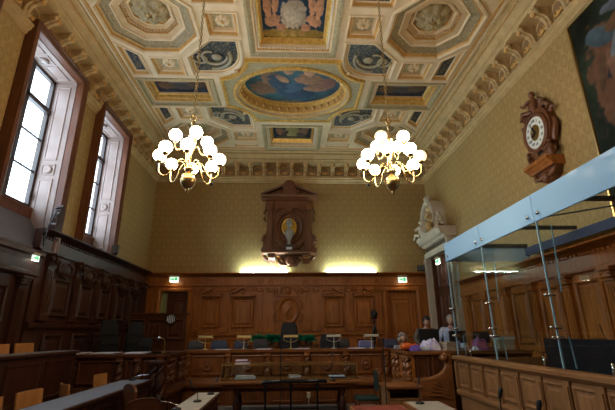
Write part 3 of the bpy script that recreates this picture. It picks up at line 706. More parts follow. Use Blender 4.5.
# doors in the end wall
d = st(empty('door_1', (0, YB, 0))); g = G(); doorframe(g, -4.36, -3.44, .45, 3.02, BY); g.build('door_frame', WB, d); doorleaf(d, -4.16, -3.44, .45, 3.0, -.02, WD)
G().box((-4.36, -.06, .45), (-4.17, -.02, 3.0)).build('pale_green_strip', mat('pale_green_paint', (.30, .34, .16), .6), d)
d = st(empty('door_2', (0, YB, 0))); g = G(); doorframe(g, 3.32, 4.36, .45, 3.02, BY); g.build('door_frame', WB, d); doorleaf(d, 3.33, 4.35, .45, 3.0, -.02, WB)
# partition in front of the left doorway
t = st(empty('trim_10', (-3.98, 12.6, 0))); G().box((-.92, -.05, .45), (.85, .05, 2.2)).build('board', WD, t)
G().extr([(.09, 2.2), (-.09, 2.2), (-.11, 2.24), (-.11, 2.28), (.11, 2.28), (.11, 2.24)], -.95, .9).build('cap_rail', WD, t)
for i in range(3): wpanel(t, -.85 + i * .57, -.34 + i * .57, 1.5, 2.1, -.05, WD)

# left wall panelling (tall section), local x = +Y
lw = st(empty('trim_6', (XL, 0, 0), LW))
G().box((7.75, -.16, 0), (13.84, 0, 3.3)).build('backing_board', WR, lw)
ledge(lw, 7.75, 13.7, 3.68, .32, WR)
g = G().extr([(-.16, 1.78), (-.21, 1.8), (-.23, 1.84), (-.23, 1.9), (-.16, 1.93)], 7.75, 13.84); g.build('dado_rail', WR, lw)
yy = [8.12, 9.2, 10.2, 11.2, 12.2, 13.2]
for y in yy: pilaster(lw, y, .22, 1.93, 3.18, -.16, WR, 1)
for a, b in zip(yy, yy[1:]):
    wpanel(lw, a + .2, b - .2, 2.02, 2.78, -.16, WR); wpanel(lw, a + .2, b - .2, .5, 1.7, -.16, WR, 'dado_panel')
    c = (a + b) / 2; g = G().sphere((c, -.20, 2.98), (.2, .07, .13), 0, 12, 6)      # carved cartouche
    for s in (-1, 1): g.tube([(c + s * .12, -.2, 3.12), (c + s * .26, -.22, 3.08), (c + s * .28, -.22, 2.96), (c + s * .2, -.2, 2.88)], [.03, .04, .04, .02], 8)
    g.tube([(c - .12, -.2, 2.86), (c, -.23, 2.82), (c + .12, -.2, 2.86)], [.02, .035, .02], 8); g.build('cartouche', WR, lw)
g = G().prism([(7.98, 3.68), (8.22, 3.68), (8.22, 4.22), (8.18, 4.30), (8.12, 4.27), (8.06, 4.16), (8.02, 4.05), (8.03, 3.98), (7.99, 3.95), (8.0, 3.86), (7.97, 3.82)], -.23, -.09)
for z in (3.78, 3.88, 3.99, 4.10, 4.20): g.sphere((8.02 + (z - 3.75) * .16, -.16, z), (.045, .085, .035), 0, 10, 6)
g.build('scroll_finial', WR, lw)
# nearer, lower section with a panelled doorway
nw = st(empty('trim_7', (XL, 0, 0), LW))
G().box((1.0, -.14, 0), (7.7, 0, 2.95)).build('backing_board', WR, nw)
G().extr([(0, 3.20), (-.28, 3.20), (-.31, 3.16), (-.31, 3.10), (-.26, 3.07), (-.24, 2.99), (-.22, 2.82), (-.26, 2.79), (-.26, 2.74), (-.2, 2.70), (0, 2.70)], 1.0, 7.73).build('ledge', WR, nw)
for a in (2.4, 3.6, 4.8, 6.0): wpanel(nw, a + .12, a + 1.08, 1.5, 2.5, -.14, WR)
pilaster(nw, 7.4, .22, .1, 2.70, -.14, WR)
for a in (2.4, 3.6, 4.8, 6.0): wpanel(nw, a + .12, a + 1.08, .4, 1.4, -.14, WR, 'dado_panel')

# right wall panelling, local x = -Y
rw = st(empty('trim_8', (XR, 0, 0), RW))
G().box((-11.55, -.14, 0), (-2.0, 0, 2.8)).build('backing_board', WB, rw); ledge(rw, -11.55, -2.0, 3.08, .3, WB)
ys_ = [2.9 + 1.02 * i for i in range(9)]
for y in ys_: pilaster(rw, -y, .2, 1.3, 2.62, -.14, WB)
for a, b in zip(ys_, ys_[1:]): wpanel(rw, -b + .2, -a - .2, 1.42, 2.5, -.14, WB); wpanel(rw, -b + .2, -a - .2, .3, 1.1, -.14, WB, 'dado_panel')
G().extr([(-.14, 1.16), (-.2, 1.18), (-.2, 1.26), (-.14, 1.3)], -11.55, -2).build('dado_rail', WB, rw)

# stone doorcase on the right wall
dc = st(empty('door_3', (XR, 12.75, 0), RW))
g = G()
for s in (-1, 1):
    dj = .40 if s < 0 else .20; g.box((s * .86 - .09, -dj, 0), (s * .86 + .09, 0, 4.1)); g.cbox((s * .86, -dj / 2, 4.0), (.26, dj + .06, .1), 0, .02); g.cbox((s * .86, -dj / 2, .2), (.26, dj + .04, .4), 0, .02)
g.box((-1.0, -.36, 4.1), (1.0, 0, 4.28)); g.box((-.97, -.30, 4.28), (.97, 0, 4.52))
cp = [(0, 4.5), (-.36, 4.5), (-.40, 4.56), (-.50, 4.60), (-.52, 4.68), (-.57, 4.74), (-.57, 4.82), (0, 4.82)]
g.extr(cp, -1.08, 1.06)
g.build('stone_surround', STONE, dc)
g = G()
for i in range(14): g.cbox((-.85 + i * .13, -.31, 4.40), (.07, .03, .14), 0)
g.build('frieze_ornament', mat('dark_frieze', (.12, .10, .07), .6), dc)
ac = -.25
arc = lambda r, z0: [(ac + r * math.cos(PI * i / 16), z0 + r * math.sin(PI * i / 16)) for i in range(17)]
g = G(); o_, i_ = arc(.62, 5.42), arc(.44, 5.42); o_ = [(ac + .62, 4.82)] + o_ + [(ac - .62, 4.82)]; i_ = [(ac + .44, 4.82)] + i_ + [(ac - .44, 4.82)]
g.loft([[(x, -.42, z) for x, z in o_], [(x, 0, z) for x, z in o_], [(x, 0, z) for x, z in i_], [(x, -.42, z) for x, z in i_], [(x, -.42, z) for x, z in o_]], False)
g.prism(i_, -.08, 0); g.tube([(x, -.42, z) for x, z in arc(.53, 5.42)], .04, 8)
g.sphere((ac, -.3, 6.1), (.12, .16, .14))
g.build('arched_pediment', STONE, dc)
def seated_figure(g, x, y, z, s=1, sc=1, mi=0):
    P = lambda a, b, c: (x + a * s * sc, y + b * sc, z + c * sc)
    g.tube([P(0, 0, 0), P(0, -.02, .16), P(.03, -.02, .32), P(.05, -.03, .42)], [.12 * sc, .13 * sc, .12 * sc, .05 * sc], 10, mi)
    g.sphere(P(.07, -.05, .50), (.07 * sc, .08 * sc, .09 * sc), mi, 12, 8)
    g.tube([P(.02, -.08, .03), P(-.18, -.20, .08), P(-.22, -.24, -.10)], [.08 * sc, .07 * sc, .04 * sc], 8, mi)
    g.tube([P(.02, .05, .03), P(-.22, -.02, .02), P(-.40, -.05, -.02)], [.08 * sc, .06 * sc, .04 * sc], 8, mi)
    g.tube([P(.05, -.12, .34), P(-.10, -.20, .24), P(-.20, -.20, .32)], [.05 * sc, .04 * sc, .03 * sc], 8, mi)
    g.tube([P(.05, .10, .34), P(.20, .04, .22), P(.24, -.02, .06)], [.05 * sc, .04 * sc, .03 * sc], 8, mi)
g = G(); seated_figure(g, .1, -.30, 4.95, -1, 1.5); g.tube([(.3, -.3, 4.86), (.0, -.36, 5.05), (-.3, -.3, 5.4)], [.16, .14, .05], 8); g.build('seated_statue', CORNB, dc)
g = G(); seated_figure(g, -.85, -.40, 4.90, 1, 1.0); g.tube([(-.98, -.44, 4.88), (-.7, -.4, 5.0), (-.5, -.3, 4.9)], [.08, .12, .08], 8); g.build('lounging_statue', STONE, dc)
g = G(); seated_figure(g, .85, -.36, 4.90, -1, .8); g.build('lounging_statue', STONE, dc)
g = G(); g.box((-.77, -.22, 0), (-.70, 0, 4.1)); g.box((.70, -.22, 0), (.77, 0, 4.1)); g.box((-.77, -.22, 4.04), (.77, 0, 4.1)); g.build('door_lining', WD, dc)
doorleaf(dc, -.70, .70, .45, 4.08, -.04, WD, rows=((.05, .30), (.36, .66), (.72, .95)), cols=2)

# ------------------------------------------------------------------ chandeliers
GLOBED = mat('dim_opal_globe', (.8, .66, .42), .3, emit=(1, .72, .38), es=.8)
def chandelier(x, y, dz, rot, label, dim):
    t = thing('chandelier', label, 'chandelier', (x, y, 3.68 + dz), 0, 'brass globe chandeliers'); Z0 = -3.68
    g = G(); top = ZC - dz; n = 52; z0 = 4.93
    for i in range(n):
        a = z0 + (top - z0) * i / n; h = (top - z0) / n; q = i % 2
        pts = [(.02 * math.cos(k * PI / 4) * (1 if q == 0 else 0), .02 * math.cos(k * PI / 4) * (q), Z0 + a + h / 2 + h * .62 * math.sin(k * PI / 4)) for k in range(9)]
        g.tube(pts, .0065, 5)
    g.build('chain', BRASSD, t)
    g = G().lathe([(.0, 4.93), (.02, 4.92), (.035, 4.86), (.02, 4.82), (.018, 4.7), (.05, 4.66), (.055, 4.60), (.022, 4.56), (.02, 4.46), (.055, 4.44), (.06, 4.40), (.03, 4.36), (.024, 4.26), (.03, 4.16), (.06, 4.12), (.075, 4.07), (.035, 4.02), (.0, 4.0)], (0, 0, Z0), 16)
    g.tube([(.045 * math.cos(k * PI / 6), 0, Z0 + 4.955 + .045 * math.sin(k * PI / 6)) for k in range(13)], .009, 6); g.build('stem', BRASS, t)
    g = G().lathe([(0, 4.02), (.05, 4.01), (.09, 3.97), (.115, 3.90), (.105, 3.84), (.06, 3.78), (.025, 3.765), (.03, 3.74), (.022, 3.72), (.008, 3.69), (0, 3.68)], (0, 0, Z0), 20); g.build('ball', BRASSD, t)
    def arm(n, rr, pts, zg, off, kk):
        for i in range(n):
            a = rot + off + 2 * PI * i / n; c, s = math.cos(a), math.sin(a)
            sm = []
            for j in range(len(pts) - 1):
                for q in range(4):
                    p = [pts[max(j - 1, 0)], pts[j], pts[j + 1], pts[min(j + 2, len(pts) - 1)]]; u = q / 4
                    f = lambda k: .5 * (2 * p[1][k] + (p[2][k] - p[0][k]) * u + (2 * p[0][k] - 5 * p[1][k] + 4 * p[2][k] - p[3][k]) * u * u + (3 * p[1][k] - p[0][k] - 3 * p[2][k] + p[3][k]) * u ** 3)
                    sm.append((f(0), f(1)))
            sm.append(pts[-1])
            g = G().tube([(r * c, r * s, Z0 + z) for r, z in sm], .0105, 6); g.lathe([(0, zg - .13), (.02, zg - .125), (.045, zg - .10), (.05, zg - .085), (0, zg - .085)], (rr * c, rr * s, Z0), 10)
            A = g.build('arm', BRASS, t)
            gl = G().sphere((rr * c, rr * s, Z0 + zg), .095, 0, 18, 10).build('globe', GLOBED if (kk, i) in dim else GLOBE, A)
            if (kk, i) in dim: gl['label'] = 'dimmer unlit globe'
    arm(8, .44, [(.03, 4.08), (.12, 4.19), (.21, 4.14), (.28, 4.00), (.36, 3.95), (.43, 4.01), (.44, 4.16)], 4.27, 0, 0)
    arm(4, .245, [(.03, 4.44), (.10, 4.47), (.15, 4.38), (.21, 4.36), (.245, 4.42), (.245, 4.48)], 4.59, .35, 1)
    # ceiling hook plate
    G().lathe([(0, top), (.09, top), (.08, top - .03), (.02, top - .05), (0, top - .06)], (0, 0, Z0), 14).build('ceiling_rose', BRASSD, t)
    return t
chandelier(-1.54, 5.6, -.02, .15, 'lit brass chandelier with white globes hanging nearer the tall windows', ())
chandelier(1.56, 5.6, -.03, .42, 'lit brass chandelier with white globes hanging nearer the wall clock', ((0, 7), (1, 2)))

# ------------------------------------------------------------------ exit signs, tubes, floodlights, small cameras
def exit_sign(loc, rz, label, sc=1):
    t = thing('exit_sign', label, 'sign', loc, rz, 'lit exit signs'); t.scale = (sc, sc, sc)
    G().cbox((0, -.05, .10), (.34, .10, .05), 0, .008).build('mount', mat('sign_mount', (.35, .27, .15), .6), t)
    G().cbox((0, -.05, -.02), (.30, .05, .15)).build('lit_face', SIGN, t)
    g = G(); y = -.078                     # running figure, arrow and door in green
    g.box((.03, y, -.075), (.10, y + .003, .035), 0); g.box((-.12, y, -.035), (-.05, y + .003, -.005), 0); g.prism([(-.05, -.06), (-.05, .02), (-.01, -.02)], y, y + .003)
    g.sphere((.005, y, .025), .012, 0, 8, 5); g.tube([(.0, y, .01), (-.01, y, -.02), (.02, y, -.06)], .008, 5); g.tube([(-.01, y, -.02), (-.03, y, -.06)], .007, 5)
    g.build('pictogram', SIGNG, t)
    G().cbox((0, -.05, -.10), (.26, .04, .008)).build('downlight', DOWN, t)
exit_sign((-3.92, YB - .28, 3.45), 0, 'lit exit sign above the dark doorway at the back left')
exit_sign((3.88, YB - .28, 3.42), 0, 'lit exit sign above the brown door at the back right')
exit_sign((XL + .27, 7.45, 3.05), LW, 'lit exit sign on the left panelling under the nearer window', .62)
exit_sign((XR - .30, 12.55, 3.86), RW, 'lit exit sign hanging in the stone doorcase on the right')
for x0, x1, wh in ((-1.72, -.12, 'left of centre'), (1.3, 3.0, 'right of centre')):
    xc = (x0 + x1) / 2; t = thing('tube_light', 'glowing white tube light lying on back wall ledge, ' + wh, 'light', (xc, YB - .12, 3.66), 0, 'white tubes on the back ledge')
    G().cbox((0, .0, .008), (x1 - x0 + .1, .08, .014)).build('batten', WHITE, t); G().tube([(x0 - xc, -.0, .030), (x1 - xc, -.0, .030)], .014, 8).build('tube', TUBE, t)
def flood(loc, rz, label, sc=1):
    t = thing('floodlight', label, 'floodlight', loc, rz); g = G().cbox((0, 0, .17 * sc), (.26 * sc, .12 * sc, .20 * sc), 0, .015)
    for i in range(5): g.cbox((-.1 * sc + i * .05 * sc, .07 * sc, .17 * sc), (.012, .04, .18 * sc))
    g.build('housing', BLACK, t); G().cbox((0, -.062 * sc, .17 * sc), (.22 * sc, .006, .16 * sc)).build('lens', BLACK, t)
    G().tube([(-.14 * sc, 0, .17 * sc), (-.14 * sc, 0, .012), (.14 * sc, 0, .012), (.14 * sc, 0, .17 * sc)], .012, 6).build('bracket', BLACK, t)
flood((XL + .16, 11.0, 3.68), LW + .5, 'black floodlight on the left panelling ledge beyond the farther window', 1.25)
flood((4.62, YB - .2, 3.66), -.4, 'black spotlight on the back ledge beside the stone doorcase', .95)
for x, wh in ((-2.95, 'near the left chandelier'), (2.93, 'near the right chandelier')):
    t = thing('security_camera', 'tiny dark camera under the back cornice seen ' + wh, 'camera', (x, YB - .06, 6.98), 0, 'small cameras under the cornice')
    G().cbox((0, .03, .02), (.1, .06, .1), 0, .01).build('mount', WHITE, t); G().sphere((0, -.03, -.02), (.05, .06, .05), 0, 12, 8).build('dome', BLACK, t)

# ------------------------------------------------------------------ bust in its carved surround
ab = thing('carved_surround', 'tall carved dark wooden surround with pediment framing a bust on back wall', 'wall surround', (-.05, YB, 3.87)); Z0 = -3.87
def zb(g): g.T = Matrix.Translation((0, 0, Z0)); return g
g = zb(G()).box((-.80, -.10, 4.36), (.80, -.0, 6.36)); g.build('back_board', WA, ab)
sil = [(-.86, 6.3), (-.90, 6.0), (-.80, 5.85), (-.80, 5.2), (-.84, 5.0), (-.97, 4.85), (-.92, 4.6), (-1.0, 4.5), (-.95, 4.38)]
for s in (-1, 1):
    g = zb(G()); g.prism([(-s * x, z) for x, z in sil] + [(s * .60, 4.38), (s * .60, 6.3)], -.16, -.02)
    g.box((min(s * .62, s * .8), -.21, 4.55), (max(s * .62, s * .8), -.16, 5.9)); g.cbox((s * .71, -.2, 6.05), (.24, .16, .24), 0, .03); g.cbox((s * .71, -.18, 4.5), (.26, .12, .16), 0, .02)
    for z in (5.95, 5.7): g.tube([(s * .86, -.12, z), (s * .92, -.14, z - .1), (s * .84, -.12, z - .2)], [.03, .045, .02], 8)
    g.tube([(s * .78, -.14, 5.05), (s * .92, -.16, 4.95), (s * .96, -.16, 4.8), (s * .86, -.14, 4.7)], [.04, .06, .06, .03], 8)
    g.build('side_scroll', WA, ab)
g = zb(G()); g.rings(ell(0, 5.28, .50, .60, 40), [(0, .10, 0), (.0, .18, 0), (.04, .22, 0), (.08, .20, 0), (.11, .15, 0), (.14, .16, 0), (.17, .15, 0), (.21, .11, 0)], lambda a, b, h: (a, -h, b), 0)
for i in range(26): a = 2 * PI * i / 26; g.sphere((.43 * math.cos(a), -.2, 5.28 + .53 * math.sin(a)), .028, 0, 6, 4)
g.cbox((0, -.2, 5.93), (.22, .12, .18), 0, .03)
for s in (-1, 1):
    g.tube([(s * .12, -.16, 4.52), (s * .35, -.18, 4.56), (s * .5, -.16, 4.75), (s * .42, -.14, 4.68)], [.04, .06, .05, .02], 8); g.tube([(s * .15, -.14, 6.05), (s * .4, -.16, 6.0), (s * .52, -.14, 5.85)], [.03, .045, .02], 8)
g.build('oval_frame', WA, ab)
g = zb(G()).lathe([(.27, .14), (.275, .18), (.24, .19), (.23, .165), (0, .15)], (0, 0, 5.29), 32, 0, 'y', sx=1); g.v = [(x, y, (z - (5.29 + Z0)) * 1.25 + 5.29 + Z0) for x, y, z in g.v]; g.build('gilt_roundel', BRONZE, ab)
g = zb(G()).extr([(0, 6.34), (-.20, 6.34), (-.24, 6.40), (-.34, 6.42), (-.36, 6.48), (0, 6.48)], -1.02, 1.02)
for s in (-1, 1):
    g.loft([[(s * 1.04, 0, 6.48), (s * 1.04, -.34, 6.48), (s * 1.04, -.36, 6.54), (s * 1.04, 0, 6.54)], [(s * .26, 0, 6.80), (s * .26, -.34, 6.80), (s * .26, -.36, 6.88), (s * .26, 0, 6.88)]], True, True, True)
    g.tube([(s * .26, -.2, 6.55), (s * .36, -.22, 6.62), (s * .32, -.2, 6.72)], [.03, .05, .03], 8)
g.prism([(-.95, 6.48), (.95, 6.48), (.25, 6.8), (-.25, 6.8)], -.14, 0)
g.prism([(-.22, 6.45), (.22, 6.45), (.24, 6.8)] + [(.25 * math.cos(PI * i / 10), 6.84 + .25 * math.sin(PI * i / 10)) for i in range(11)] + [(-.24, 6.8)], -.26, -.04)
for i in range(7): a = PI * (i + .5) / 7; g.tube([(0, -.28, 6.66), (.2 * math.cos(a), -.29, 6.84 + .2 * math.sin(a))], [.02, .035], 6)
g.build('pediment', WA, ab)
g = zb(G()).extr([(0, 4.28), (-.24, 4.28), (-.34, 4.32), (-.42, 4.33), (-.42, 4.38), (0, 4.38)], -.96, .96)
for s in (-1, 1): g.extr([(0, 3.98), (-.12, 3.99), (-.20, 4.1), (-.30, 4.18), (-.32, 4.28), (0, 4.28)], s * .60 - .12, s * .60 + .12); g.lathe([(0, -.13), (.05, -.12), (.05, .12), (0, .13)], (s * .60, -.22, 4.2), 10, 0, 'x')
for s in (-1, 1): g.tube([(s * .9, -.08, 4.26), (s * .8, -.1, 4.14), (s * .66, -.1, 4.1)], [.06, .07, .04], 8); g.tube([(s * .05, -.14, 3.93), (s * .28, -.14, 3.96), (s * .40, -.14, 4.1), (s * .30, -.14, 4.2), (s * .2, -.14, 4.1)], [.05, .07, .06, .05, .03], 8)
g.sphere((0, -.14, 4.1), (.15, .14, .18)); g.prism([(-.35, 4.28), (.35, 4.28), (.25, 4.0), (0, 3.88), (-.25, 4.0)], -.08, 0)
g.build('shelf', WA, ab)

def head_geo(g, c, r, yaw=0, mi=0, pitch=0, n=20, m=14):
    # skull, brow, nose, chin and ears; face towards local -y before yaw
    vs = []; Rm = Matrix.Rotation(yaw, 3, 'Z') @ Matrix.Rotation(pitch, 3, 'X')
    rings = []
    for j in range(m + 1):
        t = PI * j / m; ring = []
        for i in range(n):
            a = 2 * PI * i / n; sx = max(math.sin(t), .03); x = sx * math.cos(a) * .76; y = sx * math.sin(a) * .92; z = -math.cos(t) * 1.18
            f = max(0, -math.sin(a)) ** 4
            if z < -.3: x *= 1 - .38 * (-.3 - z); y = y * (1 - .25 * (-.3 - z)) - .06
            y -= f * sx * (.30 * math.exp(-((z + .12) / .16) ** 2) * (1 if abs(math.cos(a)) < .35 else .2) + .08 * math.exp(-((z - .22) / .1) ** 2) + .07 * math.exp(-((z + .55) / .07) ** 2) + .12 * math.exp(-((z + .95) / .15) ** 2))
            y += f * sx * .10 * math.exp(-((z - .08) / .08) ** 2)
            p = Rm @ Vector((x * r, y * r, z * r)); ring.append((c[0] + p.x, c[1] + p.y, c[2] + p.z))
        rings.append(ring)
    g.loft(rings, True, True, True, mi, True)
    for s in (-1, 1):
        p = Rm @ Vector((s * .78 * r, .05 * r, -.05 * r)); g.sphere((c[0] + p.x, c[1] + p.y, c[2] + p.z), (.08 * r, .16 * r, .26 * r), mi, 8, 6)
bu = thing('bust', 'pale marble bust on small pedestal in front of the gilt roundel', 'bust', (-.05, YB - .31, 4.38)); Z1 = -4.38
g = G(); g.T = Matrix.Translation((0, 0, Z1)); g.cbox((0, 0, 4.50), (.26, .22, .24), 0, .01); g.build('plinth', mat('dark_plinth', (.05, .04, .04), .3), bu)
g = G(); g.T = Matrix.Translation((0, 0, Z1)); g.cbox((0, -.115, 4.48), (.20, .01, .09)); g.build('plate', WHITE, bu)
g = G(); g.T = Matrix.Translation((0, 0, Z1)); g.lathe([(.10, 4.62), (.11, 4.64), (.06, 4.67), (.05, 4.76), (.07, 4.82), (.10, 4.84), (0, 4.84)], (0, 0, 0), 16)
g.lathe([(.08, 4.83), (.11, 4.92), (.15, 5.02), (.15, 5.10), (.10, 5.16), (.055, 5.20), (.055, 5.30)], (0, 0, 0), 18, sx=1.15, sy=.7); head_geo(g, (0, -.01, 5.38), .125)
g.sphere((0, .03, 5.44), (.12, .13, .125)); g.tube([(-.09, 0, 5.5), (0, -.05, 5.55), (.09, 0, 5.5)], .02, 6); g.build('figure', MARBLE, bu)

# ------------------------------------------------------------------ wall clock
ck = thing('wall_clock', 'ornate carved dark wood clock with pale dial, high on the right wall', 'clock', (XR, 6.93, 4.4), RW); Z0 = -4.4; cz = 5.48
g = G(); g.T = Matrix.Translation((0, 0, Z0))
body = [(-.16, 4.95), (-.30, 5.05), (-.30, 5.2), (-.40, 5.35), (-.42, 5.6), (-.35, 5.82), (-.22, 5.95), (.22, 5.95), (.35, 5.82), (.42, 5.6), (.40, 5.35), (.30, 5.2), (.30, 5.05), (.16, 4.95)]
g.prism([(x * 1.0, z) for x, z in body], -.18, 0); g.build('case', WA, ck)
g = G(); g.T = Matrix.Translation((0, 0, Z0)); R_ = lambda a, b, h: (a, -h, b)
g.rings(ell(0, cz, .385, .42, 36), [(0, .16, 0), (0, .22, 0), (.03, .25, 0), (.07, .24, 0), (.09, .21, 0)], R_); g.build('bezel', WA, ck)
g = G(); g.T = Matrix.Translation((0, 0, Z0)); g.rings(ell(0, cz, .30, .335, 36), [(0, .20, 0), (.005, .215, 0)], R_, 0); dl = g.build('dial', DIALM, ck)
g = G(); g.T = Matrix.Translation((0, 0, Z0)); g.rings(ell(0, cz, .15, .17, 28), [(0, .216, 0), (.01, .222, 0)], R_, 0); g.build('centre_plate', BRASSD, ck)
num = ['XII', 'I', 'II', 'III', 'IV', 'V', 'VI', 'VII', 'VIII', 'IX', 'X', 'XI']
for i, s_ in enumerate(num):
    a = PI / 2 - 2 * PI * i / 12; o = text(s_, .085, dl, (.225 * math.cos(a), -.218, Z0 + cz + .25 * math.sin(a)), (PI / 2, 0, 0), HAIRD, 'numeral')
for L, a, w_ in ((.13, 3.75, .02), (.20, 2.0, .013)):
    c, s = math.cos(a), math.sin(a); g = G(); g.T = Matrix.Translation((0, 0, Z0)); g.tube([(-.03 * c, -.232, cz - .03 * s), (L * c * .6, -.232, cz + L * s * .6), (L * c, -.232, cz + L * s)], [w_ * .7, w_, .004], 6); g.build('hand', BLACK, dl)
g = G(); g.T = Matrix.Translation((0, 0, Z0))   # crowning putto with flanking scrolls
seated_figure(g, -.04, -.10, 5.92, 1, .85)
for s in (-1, 1):
    g.tube([(s * .12, -.1, 5.95), (s * .28, -.12, 6.02), (s * .38, -.1, 5.9), (s * .30, -.1, 5.85)], [.05, .06, .05, .03], 8)
    g.tube([(s * .40, -.1, 5.75), (s * .50, -.12, 5.82), (s * .53, -.1, 5.76)], [.05, .04, .015], 8); g.tube([(s * .40, -.08, 5.6), (s * .47, -.1, 5.45), (s * .40, -.1, 5.3), (s * .34, -.1, 5.15)], [.03, .05, .06, .05], 8)
g.tube([(.15, -.1, 5.95), (.22, -.12, 6.15), (.3, -.1, 6.05)], [.05, .07, .04], 8)
g.build('carved_crest', WA, ck)
g = G(); g.T = Matrix.Translation((0, 0, Z0))
for s in (-1, 1): g = G(); g.T = Matrix.Translation((0, 0, Z0)); seated_figure(g, s * .30, -.18, 4.86, s, .55); g.build('side_figure', WA, ck)
g = G(); g.T = Matrix.Translation((0, 0, Z0)); g.prism([(-.07, 5.0), (.07, 5.0), (.08, 5.1), (0, 5.17), (-.08, 5.1)], -.20, -.19); g.build('pendulum_window', BLACKG, ck)
g = G(); g.T = Matrix.Translation((0, 0, Z0)); g.extr([(0, 4.66), (-.24, 4.66), (-.27, 4.70), (-.33, 4.76), (-.36, 4.78), (-.36, 4.84), (0, 4.84)], -.37, .37); g.build('shelf', WB, ck)
g = G(); g.T = Matrix.Translation((0, 0, Z0)); g.prism([(-.32, 4.66), (.32, 4.66), (.22, 4.5), (.05, 4.40), (-.05, 4.40), (-.22, 4.5)], -.16, 0)
for s in (-1, 1): g.tube([(s * .3, -.16, 4.64), (s * .26, -.2, 4.54), (s * .14, -.18, 4.52), (s * .1, -.16, 4.6)], [.03, .05, .05, .02], 8)
g.sphere((0, -.16, 4.52), (.09, .09, .12)); g.build('carved_bracket', WA, ck)

# ------------------------------------------------------------------ large painting high on the right wall
pf = thing('wall_painting', 'huge dark painting with green border in a thin frame, high on the right wall', 'painting', (XR, 4.05, 3.3), RW)
P = rect(-1.72, 0.02, 1.72, 3.72)
G().rings(P, [(0, 0, 0), (0, .05, 0), (.03, .07, 1), (.05, .06, 0), (.06, .03, 0)], lambda a, b, h: (a, -h, b)).build('frame', [BRASSD, WD], pf)
canvas('canvas', offset(P, .06), .03, [(.5, .5, .455, .455, 0, (.035, .024, .017)), (.20, .55, .14, .36, .15, (.12, .055, .03)), (.28, .70, .16, .05, .6, (.012, .02, .03)), (.16, .82, .10, .05, -.6, (.06, .09, .11)), (.42, .4, .14, .28, 0, (.10, .06, .035)), (.7, .55, .2, .3, .2, (.08, .055, .04)), (.34, .35, .06, .12, 0, (.09, .10, .11)), (.22, .62, .05, .12, .3, (.16, .08, .05)), (.25, .75, .09, .025, .9, (.14, .15, .17)), (.13, .66, .025, .10, -.3, (.10, .055, .03)), (.30, .58, .03, .16, -.2, (.015, .02, .025)), (.38, .72, .05, .08, .4, (.15, .09, .05)), (.2, .45, .08, .03, .4, (.05, .06, .07)), (.30, .90, .12, .03, -.2, (.10, .11, .13)), (.3, .84, .1, .04, .2, (.12, .06, .03))],
       lambda u, v: (.016, .024, .014), pf, lambda X, Y, h: (X, -h, Y), seed=21, nx=150, amp=1.3)

# ------------------------------------------------------------------ judges' bench
TZ = 1.31
def carved_post(x, y, z0, z1, r=.065):
    g = G(); n = 26; H = z1 - z0; prof = []
    for i in range(n + 1):
        q = i / n; prof.append((r * (.55 + .5 * abs(math.sin(q * PI * 2.5)) + .25 * (q < .08 or q > .92)), z0 + H * q))
    g.lathe([(0, z0)] + prof + [(0, z1)], (x, y, 0), 12)
    for k in range(2):
        g.tube([(x + r * .8 * math.cos(q / 20 * 3 * PI + k * PI), y + r * .8 * math.sin(q / 20 * 3 * PI + k * PI), z0 + H * (.08 + .84 * q / 20)) for q in range(21)], r * .38, 6)
    return g
def bench_run(t, loc, rz, x0, x1, posts, z0=0.0, depth=.6, flip=0, rond=True, tag_top=True, m0=0, m1=0, WBH=WBH, WB=WB):
    T = Matrix.Translation(loc) @ Matrix.Rotation(rz, 4, 'Z')
    def g_(): g = G(); g.T = T; return g
    g = g_(); g.extr([(-.07, TZ - .07), (-.09, TZ - .05), (-.09, TZ), (depth, TZ), (depth, TZ - .04), (0, TZ - .04), (0, TZ - .12), (-.03, TZ - .11)], x0, x1, 0, (m0, m1)); g.build('top', WBH, t)
    g = g_(); g.box((x0, .0, z0), (x1, .05, TZ - .04)); g.build('front_board', WB, t)
    g = g_(); g.extr([(.0, .52), (-.10, .52), (-.12, .56), (-.12, .60), (-.08, .64), (-.06, .70), (0, .72)], x0, x1, 0, (m0, m1)); g.box((x0, -.06, z0), (x1, 0, .14)); g.build('moulding', WBH, t)
    for a, b in zip(posts, posts[1:]):
        if b - a < .25: continue
        g = g_(); g.rings(rect(a + .09, .76, b - .09, 1.20), [(0, 0, 0), (0, .025, 0), (.03, .035, 0), (.05, .005, 0), (.08, .005, 0)], lambda p, q, h: (p, -h, q), 0)
        P0 = g.build('panel', WB, t); g = g_(); g.rings(rect(a + .09, .18, b - .09, .48), [(0, 0, 0), (0, .02, 0), (.03, .02, 0), (.05, .004, 0), (.08, .006, 0)], lambda p, q, h: (p, -h, q), 0); g.build('lower_panel', WB, t)
        if rond and b - a > .6:
            g = g_(); g.lathe([(.12, 0), (.125, .03), (.10, .045), (.08, .02), (.05, .02), (.04, .05), (0, .06)], ((a + b) / 2, -.005, .98), 20, 0, 'y')
            for i in range(8): an = i * PI / 4; g.sphere(((a + b) / 2 + .065 * math.cos(an), -.03, .98 + .065 * math.sin(an)), (.02, .012, .02), 0, 6, 4)
            g.build('roundel', WBH, P0)
    for x in posts:
        g = g_(); q = carved_post(x, -.05, .74, 1.20); g.add(q.v, q.f, 0, True); g.cbox((x, -.04, 1.22), (.13, .10, .05)); g.cbox((x, -.04, .73), (.13, .10, .03)); g.build('carved_post', WBH, t)
WBN = wood('bench_front_oak_shaded', (.13, .038, .010), (.30, .100, .026)); WBNH = wood('bench_rail_oak_shaded', (.13, .040, .011), (.31, .108, .030), rough=.3, axis=0)  # darker copies of the bench oak, shade on its front put into the colour
jb = thing('judges_bench', 'long carved wooden judges bench with roundel panels, centre of the room', 'bench', (0, 10, 0))
loc = lambda x, y: (x, y - 10, 0)
bench_run(jb, loc(0, 9.92), 0, -2.45, 2.45, [-2.36, -1.44, -.52, .40, 1.31, 2.26], WBH=WBNH, WB=WBN)
